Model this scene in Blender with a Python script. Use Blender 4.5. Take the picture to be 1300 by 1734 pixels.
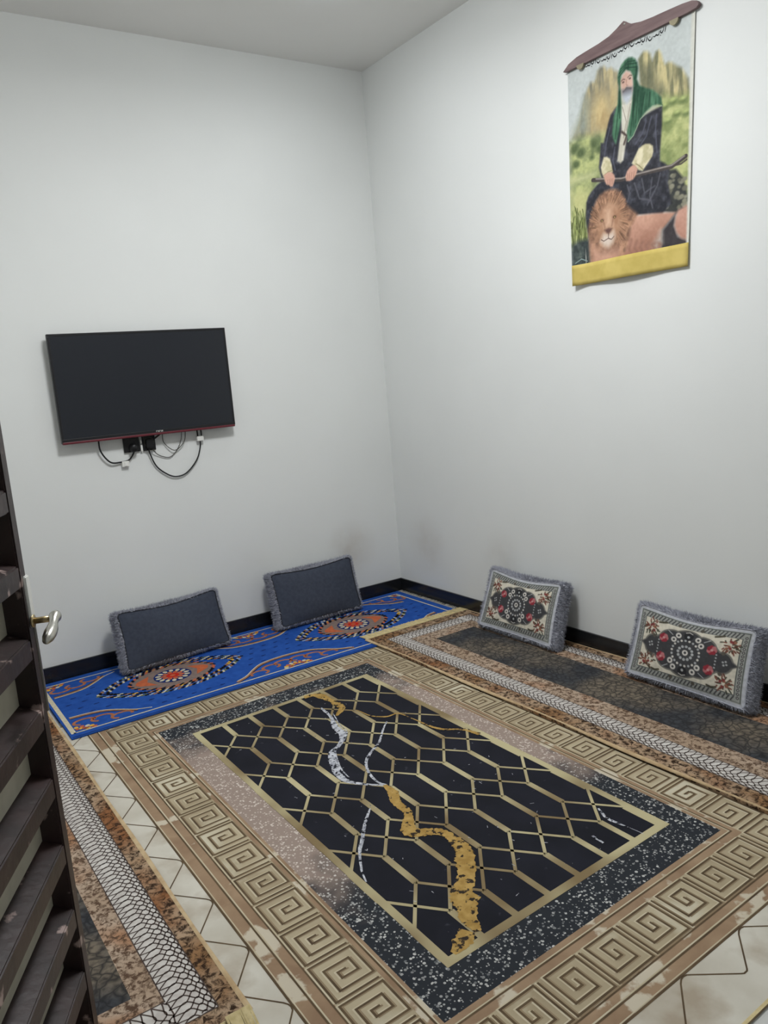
import bpy, bmesh, math, random
import numpy as np
from mathutils import Vector, Matrix

for o in list(bpy.data.objects):
    bpy.data.objects.remove(o)
scene = bpy.context.scene
COL = scene.collection
rnd = random.Random(7)

# ------------------------------------------------------------------ camera
F_PX, IMG_H = 1332.8, 1734.0
CAM = Vector((-2.8563, -4.1818, 1.4296))
YAW, PITCH, ROLL = 0.5838, -0.1738, -0.0805
fwd = Vector((math.sin(YAW) * math.cos(PITCH), math.cos(YAW) * math.cos(PITCH), math.sin(PITCH)))
right = Vector((math.cos(YAW), -math.sin(YAW), 0))
up = right.cross(fwd)
r2 = right * math.cos(ROLL) + up * math.sin(ROLL)
u2 = up * math.cos(ROLL) - right * math.sin(ROLL)
cam_data = bpy.data.cameras.new('camera')
cam_data.sensor_fit = 'VERTICAL'
cam_data.sensor_height = 24.0
cam_data.lens = F_PX * 24.0 / IMG_H
cam_data.clip_start = 0.02
cam = bpy.data.objects.new('camera', cam_data)
cam.matrix_world = Matrix((
    (r2.x, u2.x, -fwd.x, CAM.x), (r2.y, u2.y, -fwd.y, CAM.y),
    (r2.z, u2.z, -fwd.z, CAM.z), (0, 0, 0, 1)))
COL.objects.link(cam)
scene.camera = cam

# ------------------------------------------------------------------ world, exposure
world = bpy.data.worlds.new('world')
scene.world = world
world.use_nodes = True
world.node_tree.nodes['Background'].inputs[0].default_value = (0.80, 0.88, 1.0, 1)
world.node_tree.nodes['Background'].inputs[1].default_value = 0.25
vs = scene.view_settings
vs.view_transform = 'Standard'
vs.look = 'None'
vs.gamma = 1.0
vs.use_curve_mapping = False
vs.exposure = -0.17
LAMP_SPOTS = [(-0.722, -0.792, 2.5)]
FILL_PANEL = (-1.45, -1.95, 0.60, 36.0)       # added fill lamp, out of view: x, y, diameter, watts
LAMP_COLOR = (0.97, 0.985, 1.0)

# room size
RX, RY, RH = -3.05, -4.75, 3.2

# ------------------------------------------------------------------ helpers
def lin(c):
    out = []
    for v in c:
        v = v / 255.0
        out.append(v / 12.92 if v <= 0.04045 else ((v + 0.055) / 1.055) ** 2.4)
    return tuple(out)

def lin4(c):
    return lin(c) + (1.0,)

def tag(o, label=None, cat=None, group=None, kind=None):
    if label: o['label'] = label
    if cat: o['category'] = cat
    if group: o['group'] = group
    if kind: o['kind'] = kind
    return o

def empty(name, loc):
    o = bpy.data.objects.new(name, None)
    o.empty_display_size = 0.05
    o.location = loc
    COL.objects.link(o)
    return o

def world_loc(p):
    v = Vector((0, 0, 0))
    while p is not None:
        v += p.location
        p = p.parent
    return v

class MB:
    """collects geometry in world coordinates and links it as ONE mesh"""
    def __init__(self):
        self.v, self.f, self.m, self.s = [], [], [], []
    def add(self, verts, faces, mi=0, smooth=False):
        b = len(self.v)
        self.v.extend([tuple(p) for p in verts])
        for f in faces:
            self.f.append(tuple(b + i for i in f)); self.m.append(mi); self.s.append(smooth)
    def poly(self, pts, z, mi=0):
        self.add([(p[0], p[1], z) for p in pts], [tuple(range(len(pts)))], mi)
    def rect(self, x0, x1, y0, y1, z, mi=0):
        self.add([(x0, y0, z), (x1, y0, z), (x1, y1, z), (x0, y1, z)], [(0, 1, 2, 3)], mi)
    def ring(self, o, i, z, mi=0):
        # o, i: (x0,x1,y0,y1) outer and inner rectangles
        ov = [(o[0], o[2], z), (o[1], o[2], z), (o[1], o[3], z), (o[0], o[3], z)]
        iv = [(i[0], i[2], z), (i[1], i[2], z), (i[1], i[3], z), (i[0], i[3], z)]
        self.add(ov + iv, [(k, (k + 1) % 4, 4 + (k + 1) % 4, 4 + k) for k in range(4)], mi)
    def ribbon(self, pts, w, z, mi=0, closed=False):
        p = np.array(pts, float); n = len(p)
        ws = np.full(n, w) if np.isscalar(w) else np.array(w, float)
        L, R = [], []
        for k in range(n):
            a = p[k - 1] if (k > 0 or closed) else None
            b = p[(k + 1) % n] if (k < n - 1 or closed) else None
            d1 = (p[k] - a) if a is not None else (b - p[k])
            d2 = (b - p[k]) if b is not None else d1
            d1 = d1 / (np.linalg.norm(d1) + 1e-9); d2 = d2 / (np.linalg.norm(d2) + 1e-9)
            n1 = np.array([-d1[1], d1[0]]); n2 = np.array([-d2[1], d2[0]])
            mm = n1 + n2; ln = np.linalg.norm(mm)
            mm = n1 if ln < 1e-6 else mm / ln
            sc = 1.0 / max(0.45, float(mm @ n1))
            L.append(p[k] + mm * sc * ws[k] / 2); R.append(p[k] - mm * sc * ws[k] / 2)
        vv = [(q[0], q[1], z) for q in L] + [(q[0], q[1], z) for q in R]
        rng = range(n if closed else n - 1)
        self.add(vv, [(n + k, n + (k + 1) % n, (k + 1) % n, k) for k in rng], mi)
    def disc(self, c, rx, ry, z, mi=0, n=14, rot=0.0):
        pts = []
        for k in range(n):
            a = 2 * math.pi * k / n
            x, y = rx * math.cos(a), ry * math.sin(a)
            pts.append((c[0] + x * math.cos(rot) - y * math.sin(rot), c[1] + x * math.sin(rot) + y * math.cos(rot)))
        self.poly(pts, z, mi)
    def box(self, x0, x1, y0, y1, z0, z1, mi=0, bevel=0.0):
        bm = bmesh.new()
        bmesh.ops.create_cube(bm, size=1.0)
        for v in bm.verts:
            v.co = Vector(((x0 + x1) / 2 + v.co.x * (x1 - x0), (y0 + y1) / 2 + v.co.y * (y1 - y0), (z0 + z1) / 2 + v.co.z * (z1 - z0)))
        if bevel:
            bmesh.ops.bevel(bm, geom=bm.edges[:], offset=bevel, segments=2, affect='EDGES', profile=0.6)
        self.bm(bm, mi)
    def bm(self, bm, mi=0, mat=None, smooth=False):
        bm.verts.index_update()
        self.add([(mat @ v.co if mat else v.co) for v in bm.verts], [[v.index for v in f.verts] for f in bm.faces], mi, smooth)
        bm.free()
    def tube(self, pts, r, n=8, mi=0, cap=True):
        p = [Vector(q) for q in pts]
        rs = [r] * len(p) if not isinstance(r, (list, tuple)) else r
        rings = []; prev = None
        for k in range(len(p)):
            t = (p[min(k + 1, len(p) - 1)] - p[max(k - 1, 0)]).normalized()
            if prev is None:
                a = Vector((0, 0, 1)) if abs(t.z) < 0.9 else Vector((1, 0, 0))
                s = t.cross(a).normalized()
            else:
                s = (prev - t * prev.dot(t)).normalized()
            prev = s
            q = t.cross(s)
            rings.append([p[k] + (s * math.cos(2 * math.pi * j / n) + q * math.sin(2 * math.pi * j / n)) * rs[k] for j in range(n)])
        vv = [v for ring in rings for v in ring]
        ff = []
        for k in range(len(p) - 1):
            for j in range(n):
                ff.append((k * n + j, k * n + (j + 1) % n, (k + 1) * n + (j + 1) % n, (k + 1) * n + j))
        if cap:
            ff.append(tuple(reversed(range(n)))); ff.append(tuple((len(p) - 1) * n + j for j in range(n)))
        self.add(vv, ff, mi, True)
    def lathe(self, prof, c, n=32, mi=0, axis='z'):
        vv, ff = [], []
        for (r, h) in prof:
            for j in range(n):
                a = 2 * math.pi * j / n
                if axis == 'z': vv.append((c[0] + r * math.cos(a), c[1] + r * math.sin(a), c[2] + h))
                else: vv.append((c[0] + r * math.cos(a), c[1] + h, c[2] + r * math.sin(a)))
        for k in range(len(prof) - 1):
            for j in range(n):
                ff.append((k * n + j, k * n + (j + 1) % n, (k + 1) * n + (j + 1) % n, (k + 1) * n + j))
        self.add(vv, ff, mi, True)
    def build(self, name, mats, parent=None, origin=None):
        me = bpy.data.meshes.new(name)
        base = world_loc(parent) if parent is not None else Vector(origin if origin else (0, 0, 0))
        me.from_pydata([tuple(Vector(v) - base) for v in self.v], [], self.f)
        for m in (mats if isinstance(mats, (list, tuple)) else [mats]):
            me.materials.append(m)
        me.polygons.foreach_set('material_index', self.m)
        me.polygons.foreach_set('use_smooth', self.s)
        me.update()
        o = bpy.data.objects.new(name, me)
        COL.objects.link(o)
        if parent is not None: o.parent = parent
        else: o.location = base
        return o

# ------------------------------------------------------------------ materials
def new_mat(name):
    m = bpy.data.materials.new(name); m.use_nodes = True
    nt = m.node_tree
    return m, nt, nt.nodes['Principled BSDF']

def mat(name, c1, c2=None, scale=20.0, rough=0.6, detail=4.0, lo=0.35, hi=0.65, bump=0.0, bscale=None,
        metallic=0.0, spec=0.3, c3=None, scale3=3.0, lo3=0.5, hi3=0.62, distort=0.0, coords='Object', stretch=None):
    """two (or three) paint colours mixed by noise in object space"""
    m, nt, b = new_mat(name)
    N, L = nt.nodes, nt.links
    b.inputs['Roughness'].default_value = rough
    b.inputs['Metallic'].default_value = metallic
    b.inputs['Specular IOR Level'].default_value = spec
    b.inputs['Base Color'].default_value = lin4(c1)
    tc = N.new('ShaderNodeTexCoord')
    src = tc.outputs[coords]
    if stretch:
        mp = N.new('ShaderNodeMapping'); mp.inputs['Scale'].default_value = stretch
        L.new(src, mp.inputs['Vector']); src = mp.outputs['Vector']
    if c2 is not None:
        nz = N.new('ShaderNodeTexNoise'); nz.inputs['Scale'].default_value = scale
        nz.inputs['Detail'].default_value = detail; nz.inputs['Distortion'].default_value = distort
        L.new(src, nz.inputs['Vector'])
        rp = N.new('ShaderNodeValToRGB')
        rp.color_ramp.elements[0].position = lo; rp.color_ramp.elements[0].color = lin4(c1)
        rp.color_ramp.elements[1].position = hi; rp.color_ramp.elements[1].color = lin4(c2)
        L.new(nz.outputs['Fac'], rp.inputs['Fac'])
        col = rp.outputs['Color']
        if c3 is not None:
            n3 = N.new('ShaderNodeTexNoise'); n3.inputs['Scale'].default_value = scale3; n3.inputs['Detail'].default_value = 5
            L.new(src, n3.inputs['Vector'])
            mr = N.new('ShaderNodeMapRange'); mr.inputs['From Min'].default_value = lo3; mr.inputs['From Max'].default_value = hi3
            L.new(n3.outputs['Fac'], mr.inputs['Value'])
            mx = N.new('ShaderNodeMix'); mx.data_type = 'RGBA'
            L.new(mr.outputs['Result'], mx.inputs['Factor']); L.new(col, mx.inputs['A']); mx.inputs['B'].default_value = lin4(c3)
            col = mx.outputs['Result']
        L.new(col, b.inputs['Base Color'])
    if bump:
        nb = N.new('ShaderNodeTexNoise'); nb.inputs['Scale'].default_value = bscale or 300.0; nb.inputs['Detail'].default_value = 2
        L.new(src, nb.inputs['Vector'])
        bp = N.new('ShaderNodeBump'); bp.inputs['Strength'].default_value = bump; bp.inputs['Distance'].default_value = 0.002
        L.new(nb.outputs['Fac'], bp.inputs['Height']); L.new(bp.outputs['Normal'], b.inputs['Normal'])
    return m

def attr_mat(name, rough=0.8, bump=0.0, bscale=500):
    m, nt, b = new_mat(name)
    N, L = nt.nodes, nt.links
    a = N.new('ShaderNodeVertexColor'); a.layer_name = 'print'
    L.new(a.outputs['Color'], b.inputs['Base Color'])
    b.inputs['Roughness'].default_value = rough
    b.inputs['Specular IOR Level'].default_value = 0.2
    if bump:
        tc = N.new('ShaderNodeTexCoord'); nb = N.new('ShaderNodeTexNoise'); nb.inputs['Scale'].default_value = bscale
        L.new(tc.outputs['Object'], nb.inputs['Vector'])
        bp = N.new('ShaderNodeBump'); bp.inputs['Strength'].default_value = bump; bp.inputs['Distance'].default_value = 0.002
        L.new(nb.outputs['Fac'], bp.inputs['Height']); L.new(bp.outputs['Normal'], b.inputs['Normal'])
    return m

def wall_mat(name, stains, base=(226, 228, 226)):
    m, nt, b = new_mat(name)
    N, L = nt.nodes, nt.links
    b.inputs['Roughness'].default_value = 0.75
    b.inputs['Specular IOR Level'].default_value = 0.25
    tc = N.new('ShaderNodeTexCoord')
    nz = N.new('ShaderNodeTexNoise'); nz.inputs['Scale'].default_value = 1.6; nz.inputs['Detail'].default_value = 3
    L.new(tc.outputs['Object'], nz.inputs['Vector'])
    rp = N.new('ShaderNodeValToRGB')
    rp.color_ramp.elements[0].position = 0.3; rp.color_ramp.elements[0].color = lin4(tuple(c - 4 for c in base))
    rp.color_ramp.elements[1].position = 0.7; rp.color_ramp.elements[1].color = lin4(base)
    L.new(nz.outputs['Fac'], rp.inputs['Fac'])
    col = rp.outputs['Color']
    n2 = N.new('ShaderNodeTexNoise'); n2.inputs['Scale'].default_value = 9.0; n2.inputs['Detail'].default_value = 4
    L.new(tc.outputs['Object'], n2.inputs['Vector'])
    for (c, rad, amt) in stains:            # hand and head rub marks on the paint
        sb = N.new('ShaderNodeVectorMath'); sb.operation = 'SUBTRACT'; sb.inputs[1].default_value = c
        L.new(tc.outputs['Object'], sb.inputs[0])
        ln = N.new('ShaderNodeVectorMath'); ln.operation = 'LENGTH'; L.new(sb.outputs['Vector'], ln.inputs[0])
        mr = N.new('ShaderNodeMapRange'); mr.inputs['From Min'].default_value = rad; mr.inputs['From Max'].default_value = 0.0
        mr.interpolation_type = 'SMOOTHSTEP'; mr.inputs['To Max'].default_value = amt
        L.new(ln.outputs['Value'], mr.inputs['Value'])
        ml = N.new('ShaderNodeMath'); ml.operation = 'MULTIPLY'
        L.new(mr.outputs['Result'], ml.inputs[0]); L.new(n2.outputs['Fac'], ml.inputs[1])
        mx = N.new('ShaderNodeMix'); mx.data_type = 'RGBA'
        L.new(ml.outputs['Value'], mx.inputs['Factor']); L.new(col, mx.inputs['A']); mx.inputs['B'].default_value = lin4((150, 130, 105))
        col = mx.outputs['Result']
    L.new(col, b.inputs['Base Color'])
    nb = N.new('ShaderNodeTexNoise'); nb.inputs['Scale'].default_value = 60; nb.inputs['Detail'].default_value = 3
    L.new(tc.outputs['Object'], nb.inputs['Vector'])
    bp = N.new('ShaderNodeBump'); bp.inputs['Strength'].default_value = 0.05; bp.inputs['Distance'].default_value = 0.004
    L.new(nb.outputs['Fac'], bp.inputs['Height']); L.new(bp.outputs['Normal'], b.inputs['Normal'])
    return m

def tile_mat():
    m, nt, b = new_mat('floor_tile')
    N, L = nt.nodes, nt.links
    tc = N.new('ShaderNodeTexCoord')
    br = N.new('ShaderNodeTexBrick'); br.offset = 0.0
    br.inputs['Color1'].default_value = lin4((205, 205, 200)); br.inputs['Color2'].default_value = lin4((198, 199, 196))
    br.inputs['Mortar'].default_value = lin4((150, 148, 142)); br.inputs['Scale'].default_value = 1.0
    br.inputs['Mortar Size'].default_value = 0.004; br.inputs['Brick Width'].default_value = 0.6; br.inputs['Row Height'].default_value = 0.6
    L.new(tc.outputs['Object'], br.inputs['Vector']); L.new(br.outputs['Color'], b.inputs['Base Color'])
    b.inputs['Roughness'].default_value = 0.25
    return m

def terrazzo_mat():
    """black terrazzo print with pale chips that melts into a pinkish beige grit along the long sides"""
    m, nt, b = new_mat('rug_terrazzo')
    N, L = nt.nodes, nt.links
    b.inputs['Roughness'].default_value = 0.9; b.inputs['Specular IOR Level'].default_value = 0.15
    tc = N.new('ShaderNodeTexCoord')
    vo = N.new('ShaderNodeTexVoronoi'); vo.inputs['Scale'].default_value = 125
    L.new(tc.outputs['Object'], vo.inputs['Vector'])
    sep = N.new('ShaderNodeSeparateColor'); L.new(vo.outputs['Color'], sep.inputs['Color'])
    # chip radius changes from cell to cell
    th = N.new('ShaderNodeMath'); th.operation = 'MULTIPLY'; th.inputs[1].default_value = 0.62
    pw = N.new('ShaderNodeMath'); pw.operation = 'POWER'; pw.inputs[1].default_value = 1.5
    L.new(sep.outputs['Red'], pw.inputs[0]); L.new(pw.outputs['Value'], th.inputs[0])
    lt = N.new('ShaderNodeMath'); lt.operation = 'LESS_THAN'
    L.new(vo.outputs['Distance'], lt.inputs[0]); L.new(th.outputs['Value'], lt.inputs[1])
    def chipmix(dark, pale, pale2):
        mm = N.new('ShaderNodeMix'); mm.data_type = 'RGBA'
        L.new(sep.outputs['Green'], mm.inputs['Factor']); mm.inputs['A'].default_value = lin4(pale2); mm.inputs['B'].default_value = lin4(pale)
        m2 = N.new('ShaderNodeMix'); m2.data_type = 'RGBA'
        L.new(lt.outputs['Value'], m2.inputs['Factor']); m2.inputs['A'].default_value = lin4(dark); L.new(mm.outputs['Result'], m2.inputs['B'])
        return m2.outputs['Result']
    A = chipmix((44, 47, 52), (196, 196, 192), (92, 95, 98))
    B = chipmix((150, 134, 124), (212, 202, 192), (176, 160, 148))
    sx = N.new('ShaderNodeSeparateXYZ'); L.new(tc.outputs['Object'], sx.inputs['Vector'])
    nz = N.new('ShaderNodeTexNoise'); nz.inputs['Scale'].default_value = 9; nz.inputs['Detail'].default_value = 3
    L.new(tc.outputs['Object'], nz.inputs['Vector'])
    # rug centre is the object origin; beige where |y - 0.2| is small and |x| is large
    ay = N.new('ShaderNodeMath'); ay.operation = 'ADD'; ay.inputs[1].default_value = -0.17; L.new(sx.outputs['Y'], ay.inputs[0])
    ab = N.new('ShaderNodeMath'); ab.operation = 'ABSOLUTE'; L.new(ay.outputs['Value'], ab.inputs[0])
    ad = N.new('ShaderNodeMath'); ad.operation = 'MULTIPLY_ADD'; ad.inputs[1].default_value = 0.5
    L.new(nz.outputs['Fac'], ad.inputs[0]); L.new(ab.outputs['Value'], ad.inputs[2])
    mr = N.new('ShaderNodeMapRange'); mr.interpolation_type = 'SMOOTHSTEP'
    mr.inputs['From Min'].default_value = 0.97; mr.inputs['From Max'].default_value = 0.62
    L.new(ad.outputs['Value'], mr.inputs['Value'])
    mx = N.new('ShaderNodeMix'); mx.data_type = 'RGBA'
    L.new(mr.outputs['Result'], mx.inputs['Factor']); L.new(A, mx.inputs['A']); L.new(B, mx.inputs['B'])
    L.new(mx.outputs['Result'], b.inputs['Base Color'])
    return m

def emit_mat(name, col, strength):
    m, nt, b = new_mat(name)
    b.inputs['Base Color'].default_value = (0.9, 0.9, 0.9, 1)
    b.inputs['Emission Color'].default_value = col + (1,)
    b.inputs['Emission Strength'].default_value = strength
    return m

def mottle_mat(name, cols, scale, detail=6, rough=0.95, stretch=None, mscale=2.2):
    """distressed carpet print: fine speckle over broad drifts of colour; cols = (dark, a, b, c)"""
    m, nt, b = new_mat(name)
    N, L = nt.nodes, nt.links
    b.inputs['Roughness'].default_value = rough; b.inputs['Specular IOR Level'].default_value = 0.12
    tc = N.new('ShaderNodeTexCoord'); src = tc.outputs['Object']
    n1 = N.new('ShaderNodeTexNoise'); n1.inputs['Scale'].default_value = mscale; n1.inputs['Detail'].default_value = 3
    L.new(src, n1.inputs['Vector'])
    rp = N.new('ShaderNodeValToRGB')
    e = rp.color_ramp.elements
    e[0].position = 0.36; e[0].color = lin4(cols[1]); e[1].position = 0.66; e[1].color = lin4(cols[3])
    k = e.new(0.5); k.color = lin4(cols[2])
    L.new(n1.outputs['Fac'], rp.inputs['Fac'])
    n2 = N.new('ShaderNodeTexNoise'); n2.inputs['Scale'].default_value = scale; n2.inputs['Detail'].default_value = detail
    n2.inputs['Roughness'].default_value = 0.7; n2.inputs['Distortion'].default_value = 0.6
    L.new(src, n2.inputs['Vector'])
    mr = N.new('ShaderNodeMapRange'); mr.inputs['From Min'].default_value = 0.45; mr.inputs['From Max'].default_value = 0.58
    L.new(n2.outputs['Fac'], mr.inputs['Value'])
    mx = N.new('ShaderNodeMix'); mx.data_type = 'RGBA'
    L.new(mr.outputs['Result'], mx.inputs['Factor']); L.new(rp.outputs['Color'], mx.inputs['A']); mx.inputs['B'].default_value = lin4(cols[0])
    L.new(mx.outputs['Result'], b.inputs['Base Color'])
    return m

def crackle_mat(name):
    """charcoal and olive carpet field with a net of dark cracks"""
    m, nt, b = new_mat(name)
    N, L = nt.nodes, nt.links
    b.inputs['Roughness'].default_value = 0.95; b.inputs['Specular IOR Level'].default_value = 0.12
    tc = N.new('ShaderNodeTexCoord')
    n0 = N.new('ShaderNodeTexNoise'); n0.inputs['Scale'].default_value = 8; n0.inputs['Detail'].default_value = 3
    L.new(tc.outputs['Object'], n0.inputs['Vector'])
    sc = N.new('ShaderNodeVectorMath'); sc.operation = 'SCALE'; sc.inputs['Scale'].default_value = 0.09
    L.new(n0.outputs['Color'], sc.inputs[0])
    ad = N.new('ShaderNodeVectorMath'); ad.operation = 'ADD'
    L.new(tc.outputs['Object'], ad.inputs[0]); L.new(sc.outputs['Vector'], ad.inputs[1])
    vo = N.new('ShaderNodeTexVoronoi'); vo.feature = 'DISTANCE_TO_EDGE'; vo.inputs['Scale'].default_value = 27
    L.new(ad.outputs['Vector'], vo.inputs['Vector'])
    n1 = N.new('ShaderNodeTexNoise'); n1.inputs['Scale'].default_value = 2.6; n1.inputs['Detail'].default_value = 4
    L.new(tc.outputs['Object'], n1.inputs['Vector'])
    rp = N.new('ShaderNodeValToRGB'); e = rp.color_ramp.elements
    e[0].position = 0.42; e[0].color = lin4((66, 68, 72)); e[1].position = 0.60; e[1].color = lin4((120, 110, 96))
    L.new(n1.outputs['Fac'], rp.inputs['Fac'])
    n2 = N.new('ShaderNodeTexNoise'); n2.inputs['Scale'].default_value = 45; n2.inputs['Detail'].default_value = 5
    L.new(tc.outputs['Object'], n2.inputs['Vector'])
    mr = N.new('ShaderNodeMapRange'); mr.inputs['From Min'].default_value = 0.0; mr.inputs['From Max'].default_value = 0.16
    mr.inputs['To Min'].default_value = 0.9; mr.inputs['To Max'].default_value = 0.0
    L.new(vo.outputs['Distance'], mr.inputs['Value'])
    m2 = N.new('ShaderNodeMapRange'); m2.inputs['From Min'].default_value = 0.42; m2.inputs['From Max'].default_value = 0.68
    m2.inputs['To Max'].default_value = 0.8
    L.new(n2.outputs['Fac'], m2.inputs['Value'])
    mxm = N.new('ShaderNodeMath'); mxm.operation = 'MAXIMUM'
    L.new(mr.outputs['Result'], mxm.inputs[0]); L.new(m2.outputs['Result'], mxm.inputs[1])
    mx = N.new('ShaderNodeMix'); mx.data_type = 'RGBA'
    L.new(mxm.outputs['Value'], mx.inputs['Factor']); L.new(rp.outputs['Color'], mx.inputs['A']); mx.inputs['B'].default_value = lin4((42, 42, 43))
    L.new(mx.outputs['Result'], b.inputs['Base Color'])
    return m

M = {}
M['ceiling'] = wall_mat('ceiling_paint', [], (232, 231, 228))
M['wall_plain'] = wall_mat('wall_paint', [])
M['wall_back'] = wall_mat('wall_paint_back', [((-0.36, 0.0, 0.36), 0.22, 0.55), ((-1.05, 0.0, 0.36), 0.25, 0.12)])
M['wall_right'] = wall_mat('wall_paint_right', [((0.0, -0.32, 0.36), 0.24, 0.35), ((0.0, -1.0, 0.38), 0.2, 0.25)])
M['floor'] = tile_mat()
M['black_tile'] = mat('baseboard_black', (24, 25, 27), (32, 33, 35), 8, rough=0.22, spec=0.5)
M['door'] = mat('door_brown_paint', (40, 31, 30), (54, 40, 39), 12, rough=0.36, spec=0.45, c3=(160, 140, 134), scale3=20, lo3=0.64, hi3=0.70, bump=0.35, bscale=50)
M['door_panel'] = mat('door_cream_glass', (168, 164, 148), (178, 174, 158), 25, rough=0.35)
M['steel'] = mat('brushed_steel', (190, 188, 180), rough=0.28, metallic=1.0)
M['brass'] = mat('old_brass', (176, 158, 120), rough=0.35, metallic=1.0)
M['white_plastic'] = mat('white_plastic', (225, 225, 220), rough=0.45)
M['black_plastic'] = mat('black_plastic', (22, 22, 24), rough=0.4)
M['tv_case'] = mat('tv_case', (26, 26, 29), rough=0.35, spec=0.4)
M['tv_screen'] = mat('tv_screen', (30, 33, 40), rough=0.30, spec=0.4)
M['tv_red'] = mat('tv_red_trim', (92, 24, 36), rough=0.4, spec=0.5)
M['cable'] = mat('cable_black', (28, 28, 30), rough=0.55)
M['wire'] = mat('wire_grey', (70, 68, 62), rough=0.55)

# ------------------------------------------------------------------ room shell
T = 0.15
def struct(name, mb, m):
    o = mb.build(name, m)
    o['kind'] = 'structure'
    return o

b = MB(); b.box(RX - T, T, RY - T, T, -0.12, 0.0)
struct('floor', b, M['floor'])
b = MB(); b.box(RX - T, T, RY - T, T, RH, RH + 0.12)
struct('ceiling', b, M['ceiling'])
b = MB(); b.box(RX - T, T, 0.0, T, 0.0, RH)
struct('wall_back', b, M['wall_back'])
b = MB(); b.box(0.0, T, RY - T, 0.0, 0.0, RH)
struct('wall_right', b, M['wall_right'])
b = MB(); b.box(RX - T, 0.0, RY - T, RY, 0.0, RH)
struct('wall_front', b, M['wall_plain'])
DY0, DY1, DZ = -4.27, -3.33, 2.1       # doorway in the left wall
b = MB()
b.box(RX - T, RX, DY1, 0.0, 0.0, RH); b.box(RX - T, RX, RY, DY0, 0.0, RH); b.box(RX - T, RX, DY0, DY1, DZ, RH)
struct('wall_left', b, M['wall_plain'])
BH, BT = 0.092, 0.012
b = MB(); b.box(RX + BT, -BT, -BT, 0.0, 0.0, BH, bevel=0.002); struct('baseboard_back', b, M['black_tile'])
b = MB(); b.box(-BT, 0.0, RY + BT, 0.0, 0.0, BH, bevel=0.002); struct('baseboard_right', b, M['black_tile'])
b = MB(); b.box(RX, RX + BT, DY1 + 0.06, -0.0, 0.0, BH, bevel=0.002); struct('baseboard_left', b, M['black_tile'])
b = MB(); b.box(RX, RX + BT, RY + BT, DY0 - 0.06, 0.0, BH, bevel=0.002); b.box(RX, -BT, RY, RY + BT, 0.0, BH, bevel=0.002); struct('baseboard_front', b, M['black_tile'])
b = MB()
b.box(RX - T, RX + 0.015, DY1, DY1 + 0.05, 0.0, DZ + 0.05); b.box(RX - T, RX + 0.015, DY0 - 0.05, DY0, 0.0, DZ + 0.05); b.box(RX - T, RX + 0.015, DY0, DY1, DZ, DZ + 0.05)
struct('trim_1', b, M['door'])

# ------------------------------------------------------------------ the open door
A_D = math.radians(27)
DIR = Vector((math.sin(A_D), math.cos(A_D), 0))          # hinge -> free edge
NRM = Vector((DIR.y, -DIR.x, 0))                         # towards the room side that we see
EDGE = Vector((-2.612, -2.496, 0))
DW, DT = 0.90, 0.046
def dmat():
    m = Matrix((( -DIR.x, NRM.x, 0, EDGE.x), (-DIR.y, NRM.y, 0, EDGE.y), (0, 0, 1, 0), (0, 0, 0, 1)))
    return m                                             # local: s from the free edge, n outwards, z
DM = dmat()
def dbox(s0, s1, n0, n1, z0, z1, bevel=0.003):
    bm = bmesh.new(); bmesh.ops.create_cube(bm, size=1.0)
    for v in bm.verts:
        v.co = Vector(((s0 + s1) / 2 + v.co.x * (s1 - s0), (n0 + n1) / 2 + v.co.y * (n1 - n0), (z0 + z1) / 2 + v.co.z * (z1 - z0)))
    if bevel: bmesh.ops.bevel(bm, geom=bm.edges[:], offset=bevel, segments=2, affect='EDGES')
    bmesh.ops.reverse_faces(bm, faces=bm.faces[:])
    q = MB(); q.bm(bm, 0, DM); return q
hinge = EDGE - DIR * DW
door = empty('door_1', (hinge.x, hinge.y, 0.0)); door['kind'] = 'structure'
dbox(0.0, 0.032, -DT, 0.0, 0.021, 2.06).build('door_stile', M['door'], door)
dbox(DW - 0.032, DW, -DT, 0.0, 0.021, 2.06).build('door_stile', M['door'], door)
rails = [0.221 + 0.1497 * k for k in range(-1, 13)]
def drail(z0, zb, zf):
    """rail with a worn sloping ledge: zb height at the panel, zf at the front"""
    bm = bmesh.new()
    vs_ = []
    for sx in (0.030, DW - 0.030):
        vs_.append([bm.verts.new(p) for p in ((sx, -DT, z0), (sx, -0.001, z0), (sx, -0.001, zf), (sx, -DT, zb))])
    a, c = vs_
    for k in range(4): bm.faces.new((a[k], a[(k + 1) % 4], c[(k + 1) % 4], c[k]))
    bm.faces.new(a[::-1]); bm.faces.new(c)
    bmesh.ops.recalc_face_normals(bm, faces=bm.faces[:])
    bmesh.ops.bevel(bm, geom=bm.edges[:], offset=0.003, segments=2, affect='EDGES')
    bmesh.ops.reverse_faces(bm, faces=bm.faces[:])
    q = MB(); q.bm(bm, 0, DM); return q
for k, zt in enumerate(rails):
    z1 = min(zt, 2.045)
    drail(z1 - 0.048 if k else 0.021, z1 + 0.012, z1 - 0.004).build('door_rail', M['door'], door)
for k in range(len(rails) - 1):
    dbox(0.032, DW - 0.032, -DT - 0.002, -DT + 0.004, rails[k] + 0.008, min(rails[k + 1], 2.045) - 0.046, 0).build('door_panel', M['door_panel'], door)
lock = dbox(-0.003, 0.020, -0.030, 0.005, 0.985, 1.090, 0.002).build('lock_plate', M['white_plastic'], door)
dbox(-0.004, 0.003, -0.034, 0.003, 0.80, 0.985, 0.0015).build('edge_plate', M['steel'], door)
def dpt(s, n, z): return DM @ Vector((s, n, z))
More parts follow.
